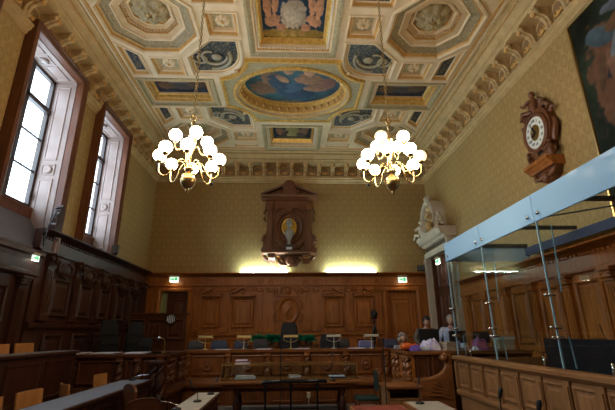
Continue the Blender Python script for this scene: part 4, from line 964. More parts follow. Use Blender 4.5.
wgR = thing('bench_wing', 'right carved bench wing sweeping down beside the glass dock', 'bench', (2.45, 8.42, 0))
T2 = lambda x, y: (x - 2.45, y - 8.42, 0)
bench_run(wgR, T2(2.45, 9.80), -PI / 2, .0, 1.38, [.12, .42, 1.05, 1.26], rond=False, depth=.55)
g = G(); g.T = Matrix.Translation((-2.45, -8.42, 0))
g.box((2.505, 8.43, .0), (4.95, 8.47, TZ - .04)); g.build('front_board', WD, wgR)
g = G(); g.T = Matrix.Translation((-2.45, -8.42, 0)); g.extr([(8.36, TZ - .06), (8.36, TZ), (9.35, TZ), (9.35, TZ - .04), (8.47, TZ - .06)], 2.40, 4.98); g.build('top', WBH, wgR)
for a, b in ((2.56, 2.80), (2.86, 3.10)):
    g = G(); g.T = Matrix.Translation((-2.45, -8.42, 0)); g.rings(rect(a, .80, b, 1.20), [(0, 0, 0), (0, .02, 0), (.02, .025, 0), (.04, .008, 0)], lambda p, q, h: (p, 8.43 - h, q), 0); g.build('panel', WD, wgR)
g = G(); g.T = Matrix.Translation((-2.45, -8.42, 0))       # swept side screen ending in a scroll
sw = [(2.42, 0), (3.17, 0), (3.17, 1.26), (3.08, 1.27), (3.05, 1.20), (3.09, 1.12), (3.09, 1.02), (3.02, .92), (2.90, .84), (2.74, .79), (2.58, .77), (2.42, .77)]
g.prism(sw, 8.20, 8.32); g.build('swept_screen', WBH, wgR)
g = G(); g.T = Matrix.Translation((-2.45, -8.42, 0)); g.tube([(x, 8.26, z) for x, z in sw[3:]], .055, 8)
g.lathe([(0, -.09), (.07, -.08), (.07, .08), (0, .09)], (3.04, 8.26, 1.19), 14, 0, 'y')
for k in range(6): a = .25 + k * .2; g.tube([(3.1, 8.19, .45), (3.1 - .22 * math.cos(a), 8.18, .45 + .3 * math.sin(a)), (3.1 - .45 * math.cos(a * .9), 8.19, .42 + .42 * math.sin(a))], [.012, .022, .01], 6)
g.build('scroll_rail', WBH, wgR)
wgL = thing('bench_wing', 'left shade-darkened bench wing turning towards the tall windows', 'bench', (-2.45, 8.42, 0))
T3 = lambda x, y: (x + 2.45, y - 8.42, 0)
bench_run(wgL, T3(-2.45, 8.42), PI / 2, .0, 1.38, [.12, .33, .96, 1.26], rond=False, depth=.55, WBH=WD, WB=WD)  # same bench in darker oak, dimness of the window side put into the colour
bench_run(wgL, T3(0, 8.44), 0, -4.7, -2.40, [-4.2, -3.3, -2.95, -2.52], rond=False, depth=.9, WBH=WD, WB=WD)
for sx in (-2.62, -2.50): q = carved_post(sx, 8.33, .2, 1.2, .08); q.T = Matrix(); q.v = [(a + 2.45, b - 8.42, c) for a, b, c in q.v]; q.build('carved_post', WR, wgL)

# ------------------------------------------------------------------ lamps, chairs, plants behind the bench
def bench_lamp(shade_m):
    t = empty('desk_lamp')
    G().lathe([(0, 0), (.07, 0), (.07, .012), (.03, .02), (.011, .03), (.010, .26), (0, .26)], (0, 0, 0), 14).build('stem', shade_m, t)
    g = G()
    for s in (-1, 1): g.tube([(0, 0, .15), (s * .09, 0, .17), (s * .17, 0, .21), (s * .175, 0, .28)], .0065, 6)
    g.build('arm', shade_m, t); g = G(); pr = [(.055 * math.cos(a), .27 + .055 * math.sin(a)) for a in [PI * i / 8 for i in range(9)]]; pr += [(y * .9, z - .004) for y, z in pr[::-1]]
    g.extr(pr, -.17, .17); g.box((-.175, -.055, .265), (-.165, .055, .325)); g.box((.165, -.055, .265), (.175, .055, .325)); g.build('shade', shade_m, t)
    return t
BRL = mat('brass_lamp_shade', (.50, .36, .15), .35, metal=.4); PALE = mat('pale_lamp_shade', (.50, .45, .35), .4)
l1 = bench_lamp(BRL); l1.location = (-2.03, 10.15, TZ); tag(l1, 'brass desk lamp with long horizontal shade, leftmost along the bench top', 'desk lamp', 'desk lamps on the bench')
l2 = dup(l1, (-1.11, 10.15, TZ), label='brass desk lamp with long shade, second from the left on the bench')
l3 = dup(l1, (.02, 10.15, TZ), label='brass desk lamp with long shade in front of the tall black chair')
p1 = bench_lamp(PALE); p1.location = (1.07, 10.15, TZ); tag(p1, 'pale shaded desk lamp standing before the wide black chair', 'desk lamp', 'desk lamps on the bench')
p2 = dup(p1, (1.99, 10.15, TZ), label='pale shaded desk lamp, rightmost along the bench, near the tripod')
t = thing('reading_lamp', 'silver arched reading lamp on the left end wing', 'desk lamp', (-2.58, 8.75, TZ), .3)
G().lathe([(0, 0), (.06, 0), (.06, .015), (.012, .03), (0, .03)], (0, 0, 0), 14).build('base', BRASSD, t)
G().tube([(0, 0, .02), (0, 0, .22), (-.03, 0, .29), (-.09, 0, .30)], .009, 8).build('neck', BRASSD, t)
G().lathe([(0, .03), (.03, .025), (.05, -.02), (.045, -.02), (0, .015)], (-.11, 0, .29), 14).build('shade', CHROME, t)
def office_chair(loc, rz, top, wd, m, label, seat=.48, group='chairs behind the bench', base=.45):
    t = thing('office_chair', label, 'chair', (loc[0], loc[1], base), rz, group); h = top - base
    G().cbox((0, .0, seat), (wd, .48, .10), 0, .03).build('seat', m, t)
    g = G(); rings = []; n = 8
    for i in range(n + 1):
        q = i / n; z = seat + .08 + (h - seat - .08) * q; ww = wd * (.92 + .08 * math.sin(q * PI)) * (1 if q < .85 else 1 - (q - .85) * 1.4); yb = .20 + .10 * q * q
        rings.append([(-ww / 2, yb, z), (-ww / 2 + .03, yb - .045, z), (ww / 2 - .03, yb - .045, z), (ww / 2, yb, z), (ww / 2 - .03, yb + .045, z), (-ww / 2 + .03, yb + .045, z)])
    g.loft(rings, True, True, True); 
    for i in range(1, 4): z = seat + .1 + (h - seat - .1) * i / 4.5; g.box((-wd * .44, .13, z), (wd * .44, .165, z + .012))
    g.build('backrest', m, t)
    for s in (-1, 1): G().tube([(s * (wd / 2 + .01), .2, seat + .02), (s * (wd / 2 + .04), .18, seat + .2), (s * (wd / 2 + .04), -.12, seat + .2)], .018, 6).build('armrest', BLACK, t)
    G().lathe([(0, .08), (.03, .08), (.03, seat - .05), (0, seat - .05)], (0, 0, 0), 10).build('column', BLACK, t)
    g = G()
    for i in range(5): a = 2 * PI * i / 5 + .3; g.tube([(0, 0, .1), (.26 * math.cos(a), .26 * math.sin(a), .06)], .018, 6); g.sphere((.26 * math.cos(a), .26 * math.sin(a), .03), .03, 0, 8, 6)
    g.build('wheel_base', BLACK, t); return t
office_chair((-.02, 10.95), 0, 1.95, .46, BLKL, 'tall black leather chair in the middle behind the bench')
office_chair((1.06, 10.95), 0, 1.64, .50, BLKL, 'wide black chair behind the pale lamp right of the middle')
office_chair((-2.47, 10.9), 0, 1.50, .44, TAUPE, 'brownish fabric chair at the left end behind the bench')
office_chair((-1.86, 10.9), 0, 1.50, .46, GREYF, 'blue grey fabric chair beside the leftmost brass lamp')
office_chair((-1.30, 11.0), .05, 1.50, .36, GREYF, 'blue grey chair behind the second brass lamp')
office_chair((-.82, 11.6), 0, 1.52, .44, TAUPE, 'brownish chair between second and third brass lamps')
office_chair((1.50, 11.5), 0, 1.50, .36, TAUPE, 'brownish chair between the two pale lamps')
office_chair((2.04, 10.9), 0, 1.47, .44, mat('lavender_fabric', (.15, .16, .34), .8), 'lavender blue chair behind the rightmost pale lamp')
office_chair((2.72, 10.9), 0, 1.50, .40, GREYF, 'blue grey chair at the right end behind the bench')
office_chair((-3.93, 9.62), 1.1, 2.0, .50, BLKL, 'tall black chair with shiny curved back behind the left wing', group=None)
office_chair((-3.88, 10.5), .2, 1.98, .42, BLKL, 'tall black chair right beside the shiny curved one, left wing', group=None)
office_chair((-3.38, 9.66), 0, 1.60, .36, BLKL, 'low black chair behind the left wing near the reading lamp', group=None)
t = thing('console_table', 'low dark console table against back panelling carrying plants', 'table', (-.2, 13.2, .45)); G().box((-1.15, -.2, .81), (1.1, .2, .87)).build('tabletop', WD, t)
for sx in (-1.08, 1.03):
    for sy in (-.15, .15): G().cbox((sx, sy, .405), (.06, .06, .81)).build('leg', WD, t)
def plant(seed, R, n):
    rnd = random.Random(seed); g = G()
    for i in range(n):
        a = rnd.uniform(0, 2 * PI); el = rnd.uniform(.25, 1.3); L = R * rnd.uniform(.7, 1.1); w_ = rnd.uniform(.022, .036); c, s = math.cos(a), math.sin(a)
        pts = []; 
        for k in range(5):
            q = k / 4; r = L * q * math.cos(el); z = .12 + L * q * math.sin(el) - .35 * L * q * q; ww = w_ * math.sin(PI * min(.97, q + .08)) 
            pts.append([(r * c - s * ww, r * s + c * ww, z), (r * c, r * s, z - .01), (r * c + s * ww, r * s - c * ww, z)])
        g.loft(pts, False)
    return g
for i, (x, h) in enumerate(((-1.0, 0), (-.62, .02), (-.26, .01), (.24, 0), (.60, -.03))):
    lab = ['leftmost leafy green plant in the row on the console', 'second leafy green plant from the left on the console', 'leafy green plant just left of the tall black chair', 'leafy green plant just right of the tall black chair', 'rightmost leafy green plant with brown planter showing'][i]
    t = thing('potted_plant', lab, 'plant', (x, 13.14, 1.32), i * .9, 'green plants behind the bench')
    G().lathe([(0, 0), (.10, 0), (.13, .12), (.12, .12), (.10, .10), (0, .10)], (0, 0, 0), 14).build('planter', POT, t)
    plant(i, .34 + h, 230).build('foliage', GREEN, t)

# tripod with camera
t = thing('camera_tripod', 'black tripod with camera standing against the back panelling', 'tripod', (2.62, 12.75, .45)); 
for i in range(3): a = PI / 2 + 2 * PI * i / 3; G().tube([(0, 0, 1.45), (.38 * math.cos(a), .38 * math.sin(a), .015)], [.028, .018], 8).build('leg', BLACK, t)
G().lathe([(0, .9), (.02, .9), (.02, 1.5), (.045, 1.5), (.05, 1.58), (0, 1.6)], (0, 0, 0), 10).build('centre_column', BLACK, t)
g = G().cbox((0, 0, 1.74), (.16, .28, .26), 0, .03); g.lathe([(.06, .12), (.07, .28), (0, .28)], (0, 0, 1.76), 12, 0, 'y'); g.cbox((0, 0, 1.90), (.05, .16, .03)); c_ = g.build('camera_body', BLACK, t)
G().cbox((0, -.05, 1.60), (.09, .12, .03)).build('red_stripe', mat('red_strap', (.5, .03, .03), .6), t)
t = thing('wall_speaker', 'round white slatted loudspeaker on the dark partition by the left doorway', 'loudspeaker', (-3.56, 12.5, 1.97))
g = G().lathe([(0, .0), (.15, 0), (.15, .05), (.135, .06), (.13, .03), (0, .03)], (0, 0, .13), 24, 0, 'y'); g.build('housing', BLACK, t)
for i in range(5): x = -.10 + i * .05; h = math.sqrt(max(.125 ** 2 - x * x, .001)); G().box((x - .012, -.055, .13 - h), (x + .012, -.035, .13 + h)).build('slat', mat('slat_white', (.8, .85, .9), .4) if i == 0 else bpy.data.materials['slat_white'], t)
t = tag(G().tube([(0, 0, 0), (.02, .06, -.35), (-.01, .14, -.32 + .35), (0, .30, .42), (0, .44, .46)], .011, 8).build('cable', BLACK), 'dark looping cable by the end of the tall left panelling', 'cable'); t.location = (XL + .26, 7.58, 3.66); 

# ------------------------------------------------------------------ people
def skin_geo(nodes, edges, rad):
    me = bpy.data.meshes.new('tmp'); me.from_pydata(nodes, edges, []); o = bpy.data.objects.new('tmp', me); C.objects.link(o)
    o.modifiers.new('Skin', 'SKIN'); sv = me.skin_vertices[0].data
    for i, r in enumerate(rad):
        sv[i].radius = r if isinstance(r, tuple) else (r, r); sv[i].use_root = (i == 0)
    sm = o.modifiers.new('S', 'SUBSURF'); sm.levels = 2; sm.render_levels = 2
    dg = bpy.context.evaluated_depsgraph_get(); ev = o.evaluated_get(dg); m2 = ev.to_mesh()
    vs = [tuple(v.co) for v in m2.vertices]; fs = [tuple(p.vertices) for p in m2.polygons]; ev.to_mesh_clear(); bpy.data.objects.remove(o); bpy.data.meshes.remove(me); return vs, fs
def hand(g, w, d, up, mi=0):
    w, d, up = Vector(w), Vector(d).normalized(), Vector(up).normalized(); s = d.cross(up).normalized()
    P = lambda a, b, c: tuple(w + d * a + s * b + up * c)
    g.tube([P(-.01, 0, 0), P(.03, 0, 0), P(.08, 0, 0), P(.095, 0, 0)], [.026, .034, .036, .02], 8, mi)
    for k, (b, L) in enumerate(((-.030, .06), (-.010, .075), (.010, .07), (.029, .052))):
        g.tube([P(.07, b, 0), P(.09 + L * .3, b * 1.15, .0), P(.09 + L * .7, b * 1.2, -.015), P(.09 + L * .9, b * 1.2, -.035)], [.010, .009, .008, .006], 6, mi)
    g.tube([P(.02, .03, 0), P(.05, .055, -.01), P(.08, .062, -.02)], [.012, .010, .007], 6, mi)
def person(label, loc, rz, sit, shirt, hairm, arms, lean=.1, head_yaw=0, head_pitch=.2, hair='short', sc=1.0):
    t = thing('person', label, 'person', loc, rz); pz = .50 if sit else .93; L = lean
    N = [(0, 0, pz), (0, -L * .3, pz + .2), (0, -L * .7, pz + .40), (0, -L, pz + .52), (0, -L * 1.15 - .01, pz + .58)]
    Rr = [(.15, .11), (.135, .10), (.155, .105), .058, .05]; E_ = [(0, 1), (1, 2), (2, 3), (3, 4)]
    AR = []
    for s, (el, wr) in zip((-1, 1), arms):
        b = len(N); N += [(s * .18, -L * .8, pz + .47), (s * el[0], el[1], pz + el[2]), (s * wr[0], wr[1], pz + wr[2])]; Rr += [.062, .043, .028]; E_ += [(2, b), (b, b + 1), (b + 1, b + 2)]; AR.append((N[b + 1], N[b + 2]))
    TOP = len(N)
    for s in (-1, 1):
        b = len(N)
        if sit: N += [(s * .10, -.03, pz - .02), (s * .13, -.42, pz + .0), (s * .12, -.46, .09), (s * .12, -.60, .045)]
        else: N += [(s * .10, 0, pz - .05), (s * .11, -.02, .50), (s * .12, .02, .09), (s * .13, -.13, .045)]
        Rr += [.095, .062, .042, .035]; E_ += [(0, b), (b, b + 1), (b + 1, b + 2), (b + 2, b + 3)]
    S = Matrix.Diagonal((sc, sc, sc, 1))
    v, f = skin_geo(N, E_, Rr); g = G(); g.T = S; g.add(v, f, 0, True); hc = (0, -L * 1.2 - .03, pz + .685)
    head_geo(g, hc, .105, head_yaw, 0, head_pitch)
    for e, w_ in AR: d = Vector(w_) - Vector(e); hand(g, w_, d, (0, 0, 1))
    g.build('body', SKIN, t)
    up = [(r[0] + .016, r[1] + .016) if isinstance(r, tuple) else r + .014 for r in Rr]
    idx = [0, 1, 2, 3] + list(range(5, TOP)); mp = {k: i for i, k in enumerate(idx)}; n2 = [N[k] for k in idx]; n2[3] = (0, -L * .92, pz + .50)
    for k in (7, 10):
        a, b = Vector(N[k - 1]), Vector(N[k]); n2[mp[k]] = tuple(a.lerp(b, .8))
    v, f = skin_geo(n2, [(mp[a], mp[b]) for a, b in E_ if a in mp and b in mp], [up[k] for k in idx]); g = G(); g.T = S; g.add(v, f, 0, True); g.build('shirt', shirt, t)
    idx = [0] + list(range(TOP, len(N))); mp = {k: i for i, k in enumerate(idx)}
    v, f = skin_geo([N[k] for k in idx], [(mp[a], mp[b]) for a, b in E_ if a in mp and b in mp], [up[k] for k in idx]); g = G(); g.T = S; g.add(v, f, 0, True); g.build('trousers', TROUSER, t)
    g = G(); g.T = S @ Matrix.Translation(hc) @ Matrix.Rotation(head_yaw, 4, 'Z') @ Matrix.Rotation(head_pitch, 4, 'X'); rings = []
    for j in range(9):
        th = PI * .60 * j / 8; ring = []
        for i in range(20):
            a = 2 * PI * i / 20; th2 = min(th, .95 + .75 * (math.sin(a) > -.55)) ; k = 1.09 + .03 * math.sin(i * 5 + j * 2)
            ring.append((.105 * .80 * k * max(math.sin(th2), .02) * math.cos(a), .105 * .97 * k * math.sin(th2) * math.sin(a) + .004, .105 * 1.17 * k * math.cos(th2)))
        rings.append(ring)
    g.loft(rings, True, True, False, 0, True)
    if hair == 'curly':
        rnd = random.Random(4)
        for i in range(46): a = rnd.uniform(-.6, PI + .6); e = rnd.uniform(-.5, 1.4); g.sphere((.10 * math.cos(a) * math.cos(e), .11 * math.sin(a) * math.cos(e) + .005, .125 * math.sin(e)), .032, 0, 8, 5)
    g.build('hair', hairm, t); return t
person('person with short dark hair in a brown top bending behind the monitor', (3.22, 9.90, .32), 0, False, SHIRTD, HAIRD, (((.26, -.16, .28), (.18, -.38, .12)), ((.26, -.16, .28), (.18, -.38, .12))), lean=.22, head_pitch=.55, sc=.99)
person('person with grey hair in a light blue shirt leaning on the counter', (3.80, 9.80, .32), -.15, False, SHIRT, HAIRG, (((.28, -.10, .22), (.22, -.36, .02)), ((.28, -.12, .22), (.20, -.38, .02))), lean=.22, head_pitch=.35, sc=1.0)
person('seated person with curly grey hair and a patterned grey top', (2.68, 9.95, .42), .1, True, SHIRTG, HAIRG, (((.27, -.10, .24), (.16, -.34, .28)), ((.27, -.10, .24), (.16, -.34, .28))), lean=.05, head_pitch=.1, hair='curly', sc=.94)
office_chair((2.70, 9.98), 0, 1.20, .44, BLKL, 'black chair under the seated person with curly grey hair', seat=.40, group=None, base=.32)

# counter items on the right wing
def monitor(loc, rz, w_, h, label):
    t = thing('monitor', label, 'monitor', loc, rz); G().cbox((0, 0, .13 + h / 2), (w_, .04, h), 0, .01).build('screen_housing', BLACK, t)
    G().cbox((0, .021, .13 + h / 2), (w_ - .04, .002, h - .04)).build('screen', BLACKG, t)
    g = G().cbox((0, 0, .01), (.22, .16, .02)); g.cbox((0, -.01, .09), (.05, .03, .16)); g.build('stand', BLACK, t); return t
monitor((3.10, 9.18, TZ), 0, .46, .30, 'wide black monitor seen from behind, in front of the dark haired person')
monitor((3.74, 9.15, TZ), .1, .40, .26, 'black monitor seen from behind, in front of the blue shirted person')
monitor((4.25, 9.1, TZ), -.2, .34, .24, 'smaller grey monitor seen through the dock glass')
t = thing('carrier_bag', 'orange plastic bag lying on the right bench wing', 'bag', (2.46, 8.72, TZ), .1); t.scale = (.78, .8, 1)
rnd = random.Random(3); g = G(); rings = []
for i in range(9):
    q = i / 8; r = .085 * math.sin(PI * min(.98, q * .9 + .08)) ** .5; rings.append([(-.18 + .36 * q, r * 1.1 * math.cos(2 * PI * k / 12) * (1 + .12 * math.sin(k * 3 + i)), .08 + r * .93 * math.sin(2 * PI * k / 12)) for k in range(12)])
g.loft(rings, True, True, True, 0, True); g.build('sack', ORANGE, t)
G().tube([(.16, 0, .10), (.24, .02, .12), (.28, -.02, .06), (.33, -.03, .03)], [.03, .04, .035, .02], 8).build('knotted_end', ORANGE, t)
g = G(); g.v = []; 
def crumple(w_, d_, h, seed, n=14):
    g = G(); vs = []; fs = []
    for j in range(n + 1):
        for i in range(n + 1):
            u, v = i / n - .5, j / n - .5; e = (max(0, 1 - (2 * abs(u)) ** 4) * max(0, 1 - (2 * abs(v)) ** 4)) ** .6
            vs.append((u * w_, v * d_, h * e * (.80 + .35 * noise.noise(Vector((u * 4, v * 4, seed))) + .18 * noise.noise(Vector((u * 12, v * 12, seed)))) + .004))
    for j in range(n):
        for i in range(n): a = j * (n + 1) + i; fs.append((a, a + 1, a + n + 2, a + n + 1))
    b = len(vs); vs += [(x, y, 0) for x, y in ((-w_ / 2, -d_ / 2), (w_ / 2, -d_ / 2), (w_ / 2, d_ / 2), (-w_ / 2, d_ / 2))]; fs.append((b, b + 3, b + 2, b + 1))
    return g.add(vs, fs, 0, True)
o = tag(crumple(.38, .28, .25, 1.5).build('plastic_bag', LILAC), 'crumpled lilac and white plastic bag right of the orange bag', 'bag'); o.location = (2.98, 8.80, TZ)
o = tag(crumple(.22, .20, .12, 4.5).build('plastic_bag', mat('violet_plastic', (.16, .09, .42), .4)), 'small violet crumpled bag in front of the orange bag', 'bag'); o.location = (2.58, 8.56, TZ)
o = tag(crumple(.20, .16, .10, 7.5).build('paper_bundle', PAPER), 'crumpled white paper between the orange and lilac bags', 'paper'); o.location = (2.79, 8.68, TZ)
g = G().cbox((0, 0, .06), (.30, .30, .12), 0, .01); 
t = thing('file_stack', 'stack of manila card files right of the lilac bag', 'files', (3.33, 8.72, TZ), .15)
for i in range(6): G().cbox((random.uniform(-.01, .01), random.uniform(-.01, .01), .015 + i * .028), (.26 - i * .012, .32, .024), 0, .004).build('folder', CARD, t)
t = thing('file_box', 'pale file box behind the dock glass', 'box', (4.72, 9.05, TZ), 0); G().box((-.18, -.14, 0), (.18, .14, .22)).build('carton', CARD, t); G().box((-.19, -.15, .20), (.19, .15, .25)).build('lid', WHITE, t)
o = tag(crumple(.30, .24, .26, 9.5).build('folded_coat', MAUVE), 'mauve folded coat on the counter seen through the glass', 'coat'); o.location = (4.02, 8.72, TZ)
o = tag(crumple(.14, .10, .07, 12.5).build('paper_bundle', PAPER), 'white crumpled paper in front of the mauve coat', 'paper'); o.location = (3.82, 8.52, TZ)
for i, (x, y, w_, r_) in enumerate(((-4.35, 8.75, .42, .1), (-3.75, 8.7, .5, -.1), (-3.1, 8.62, .42, .05))):
    lab = ['white papers at the window end of the left wing', 'white papers in the middle of the left wing', 'white papers at the inner end of the left wing'][i]
    t = thing('paper_pile', lab, 'papers', (x, y, TZ), r_, 'papers on the left wing')
    for k in range(3): G().cbox((k * .03, k * .01, .006 + k * .009), (w_, .28, .008)).build('sheet', PAPER, t)
for i, x in enumerate((-1.6, -.62, .28, 1.6)):
    t = thing('paper_pile', ['papers on the bench between the first two brass lamps', 'papers on the bench right of the second brass lamp', 'papers on the bench right of the third brass lamp', 'papers on the bench between the pale lamps'][i], 'papers', (x, 10.08, TZ), 0, 'papers on the bench top')
    for k in range(2): G().cbox((k * .02, 0, .005 + k * .008), (.36, .24, .007)).build('sheet', PAPER, t)

# ------------------------------------------------------------------ clerk's table with glass showcase
ct = thing('clerks_table', 'dark table below the bench carrying the glass showcase', 'table', (0, 8.85, 0)); g = G().cbox((0, 0, .745), (2.80, .74, .05), 0, .01); g.cbox((0, 0, .69), (2.66, .62, .07)); g.build('tabletop', WBH, ct)
for s in (-1, 1):
    for y in (-.22, .22): G().lathe([(.06, 0), (.07, .04), (.03, .10), (.05, .16), (.07, .34), (.05, .46), (.03, .50), (.06, .54), (.06, .66)], (s * 1.05, y, 0), 14).build('leg', WR, ct)
    G().cbox((s * 1.05, 0, .12), (.08, .5, .06)).build('stretcher', WR, ct)
G().cbox((0, .18, .60), (2.2, .03, .14)).build('shade_board', WD, ct)  # added dark board, stands in for the shade under the table
vt = thing('glass_showcase', 'long brass edged glass showcase on the clerk table', 'showcase', (0, 8.84, .774)); W2, D2, H2 = 1.36, .22, .30
g = G()
for sy in (-1, 1):
    for z in (.01, H2): g.cbox((0, sy * D2, z), (2 * W2, .024, .024))
    for sx in (-1, 1): g.cbox((sx * W2, sy * D2, H2 / 2), (.024, .024, H2))
for sx in (-1, 1):
    for z in (.01, H2): g.cbox((sx * W2, 0, z), (.024, 2 * D2, .024))
g.build('brass_frame', BRASS, vt)
for sy in (-1, 1): G().box((-W2, sy * D2 - .002, .02), (W2, sy * D2 + .002, H2 - .01)).build('pane', GLASS, vt)
for sx in (-1, 1): G().box((sx * W2 - .002, -D2, .02), (sx * W2 + .002, D2, H2 - .01)).build('pane', GLASS, vt)
G().box((-W2, -D2, H2 - .002), (W2, D2, H2 + .002)).build('pane', GLASS, vt)
def books(loc, label, mm, n, rz=0, w_=.3):
    t = thing('document_stack', label, 'documents', loc, rz)
    for i in range(n): G().cbox((random.uniform(-.02, .02), 0, .012 + i * .022), (w_ * (1 - .06 * i), .2, .02), 0, .003).build('document', mm[i % len(mm)], t)
REDB = mat('red_cover', (.35, .06, .04), .6)
books((-.98, 8.84, 1.07), 'documents with red cover on top of the showcase', [WHITE, PAPER, REDB, PAPER], 4)
books((-.92, 8.84, .795), 'white documents inside the showcase at its left end', [PAPER, WHITE, WHITE], 3, .1, .42)
books((.10, 8.84, .795), 'small cream bundle inside the showcase near the middle', [CARD, PAPER, CARD], 3, 0, .24)
books((.98, 8.84, .795), 'dark documents inside the showcase near its right end', [GREYF, PAPER], 2, 0, .34)

# microphones
def mic(loc, rz, h, label, lean=.12, m=BLACK, base=True, headr=.016, name='microphone', group='gooseneck microphones'):
    t = thing(name, label, 'microphone', loc, rz, group)
    if base: G().lathe([(0, 0), (.06, 0), (.055, .02), (.015, .03), (0, .03)], (0, 0, 0), 14).build('base', BLACK, t)
    G().tube([(0, 0, .01), (0, 0, h * .55), (lean * .4, 0, h * .82), (lean, 0, h)], [.006] * 4, 6).build('neck', m, t)
    G().tube([(lean * .95, 0, h - .01), (lean * 1.15, 0, h + .05), (lean * 1.2, 0, h + .07)], [headr * .8, headr, headr * .5], 8).build('head', BLACK, t); return t
mic((-1.33, 6.35, .754), 2.8, .22, 'black gooseneck microphone halfway along the left cream desk'); mic((-1.27, 7.05, .754), 1.0, .18, 'black gooseneck microphone at the far end of left cream desk')
mic((-1.46, 5.75, .754), 3.0, .10, 'silvery gooseneck microphone bent low at the left cream desk edge', lean=.24, m=CHROME)
mic((1.78, 5.9, .754), 1.2, .26, 'black gooseneck microphone on the right cream desk', lean=.06)
mic((.86, 8.54, .77), 1.7, .46, 'black gooseneck microphone in front of the showcase', lean=.02)
mic((-2.9, 8.05, .874), .0, .10, 'silvery low microphone at the far end of the long left desk', lean=.30, m=CHROME)
def stand_mic(loc, h, label, headr=.02, lean=.0):
    t = thing('microphone_stand', label, 'microphone stand', loc, 0, 'floor microphone stands'); G().lathe([(0, 0), (.14, 0), (.13, .02), (.015, .035), (0, .035)], (0, 0, 0), 16).build('base', BLACK, t)
    G().tube([(0, 0, .02), (0, 0, h)], .010, 8).build('pole', BLACK, t); G().tube([(0, 0, h - .01), (lean, -.02, h + .08), (lean, -.02, h + .11)], [headr * .7, headr, headr * .6], 10).build('head', BLACK, t)
stand_mic((-.16, 7.3, 0), 1.45, 'tall black microphone stand before the tall black chair'); stand_mic((1.60, 7.15, 0), 1.48, 'tall black microphone stand right of the showcase')
stand_mic((2.58, 5.25, 0), .92, 'black microphone in front of dock, farther one', .028, .02); stand_mic((2.58, 4.45, 0), .90, 'black microphone in front of dock, nearer one', .03, .01)

# witness bar
t = thing('witness_bar', 'black lacquered curved witness bar on three slim posts', 'railing', (.08, 7.5, 0))
G().tube([(-.55, .02, .86), (-.50, 0, .875), (-.2, -.03, .885), (.2, -.03, .885), (.50, 0, .885), (.56, .02, .87)], [.03, .035, .034, .034, .035, .03], 10).build('handrail', BLACKG, t)
for x in (-.50, -.06, .40): G().lathe([(.06, 0), (.05, .03), (.018, .06), (.018, .70), (.035, .74), (.02, .78), (.035, .82), (.02, .86)], (x, 0, 0), 12).build('post', BLACKG, t)
G().cbox((-.05, 0, .45), (.92, .02, .02)).build('cross_rail', BLACKG, t)

# ------------------------------------------------------------------ chairs
def wood_chair(): 
    t = empty('wooden_chair'); G().cbox((0, 0, .45), (.42, .42, .03), 0, .01).build('seat', PLY, t)
    g = G(); R = []
    for i in range(7): q = i / 6; x = -.21 + .42 * q; y = .20 + .03 * math.sin(PI * q); R.append([(x, y, .66), (x, y + .02, .66), (x, y + .05, 1.0), (x, y + .03, 1.0)])
    g.loft(R, True, True, True); g.build('backrest', PLY, t)
    for sx in (-1, 1):
        G().tube([(sx * .19, -.18, 0), (sx * .18, -.18, .44)], .014, 6).build('leg', BLACK, t); G().tube([(sx * .19, .24, 0), (sx * .18, .19, .45), (sx * .18, .21, .70)], .014, 6).build('leg', BLACK, t)
    return t
wc = wood_chair(); wc.location = (-3.14, 5.78, 0); wc.rotation_euler = (0, 0, LW - .05); wc.scale = (1.22, 1, 1); tag(wc, 'plywood chair with shiny patch, nearest wide one behind the long left desk', 'chair', 'plywood chairs behind the left desks')
for_scale = [dup(wc, (-3.14, 6.68, 0), LW + .75, 'plywood chair second along the long left desk')]
for_scale.append(dup(wc, (-3.20, 7.92, 0), LW - .1, 'plywood chair third along the long left desk'))
for q in for_scale: q.scale = (1, 1, 1)
dup(wc, (-3.16, 5.05, 0), LW, 'plywood chair cut by the left edge of the picture')
st(G().box((XL + .3, 2.0, 0), (-4.03, 8.3, .55)).build('floor_platform', CARPET))
dup(wc, (-4.38, 6.85, .55), LW, 'left plywood chair of the two behind the upper desk'); dup(wc, (-4.38, 7.5, .55), LW, 'right plywood chair of the two behind the upper desk')
def green_chair(loc, rz, label, m=GREENL, h=.92):
    t = thing('green_leather_chair', label, 'chair', loc, rz, None); G().cbox((0, 0, .47), (.46, .44, .07), 0, .02).build('seat', m, t)
    g = G(); a = [(-.20, .60), (.20, .60), (.20, h - .10)] + [(.20 * math.cos(PI * i / 8), h - .10 + .08 * math.sin(PI * i / 8)) for i in range(1, 8)] + [(-.20, h - .10)]; g.prism(a, .19, .235); g.build('back_pad', m, t)
    g = G(); b = [(x * 1.16, .60 + (z - .60) * 1.10) for x, z in a]; g.loft([[(x, .205, z) for x, z in b], [(x, .25, z) for x, z in b], [(x, .25, z) for x, z in a], [(x, .205, z) for x, z in a], [(x, .205, z) for x, z in b]], True); g.prism(b, .236, .25); g.cbox((0, 0, .42), (.48, .46, .05)); g.build('frame', WC, t)
    for sx in (-1, 1):
        G().tube([(sx * .21, -.19, 0), (sx * .21, -.19, .44)], [.018, .025], 6).build('leg', WC, t); G().tube([(sx * .21, .27, 0), (sx * .21, .20, .44), (sx * .21, .22, .66)], .022, 6).build('leg', WC, t)
    return t
green_chair((-2.22, 6.75, 0), LW + .7, 'green backed wooden chair standing beside the end of the long left desk', h=.96); green_chair((-1.98, 6.05, 0), PI + .35, 'green backed wooden chair with shiny rounded top, nearest the left cream desk', h=.88)
green_chair((1.50, 8.42, 0), -PI / 2, 'green leather chair with blue lit back edge right of the showcase', h=.98)

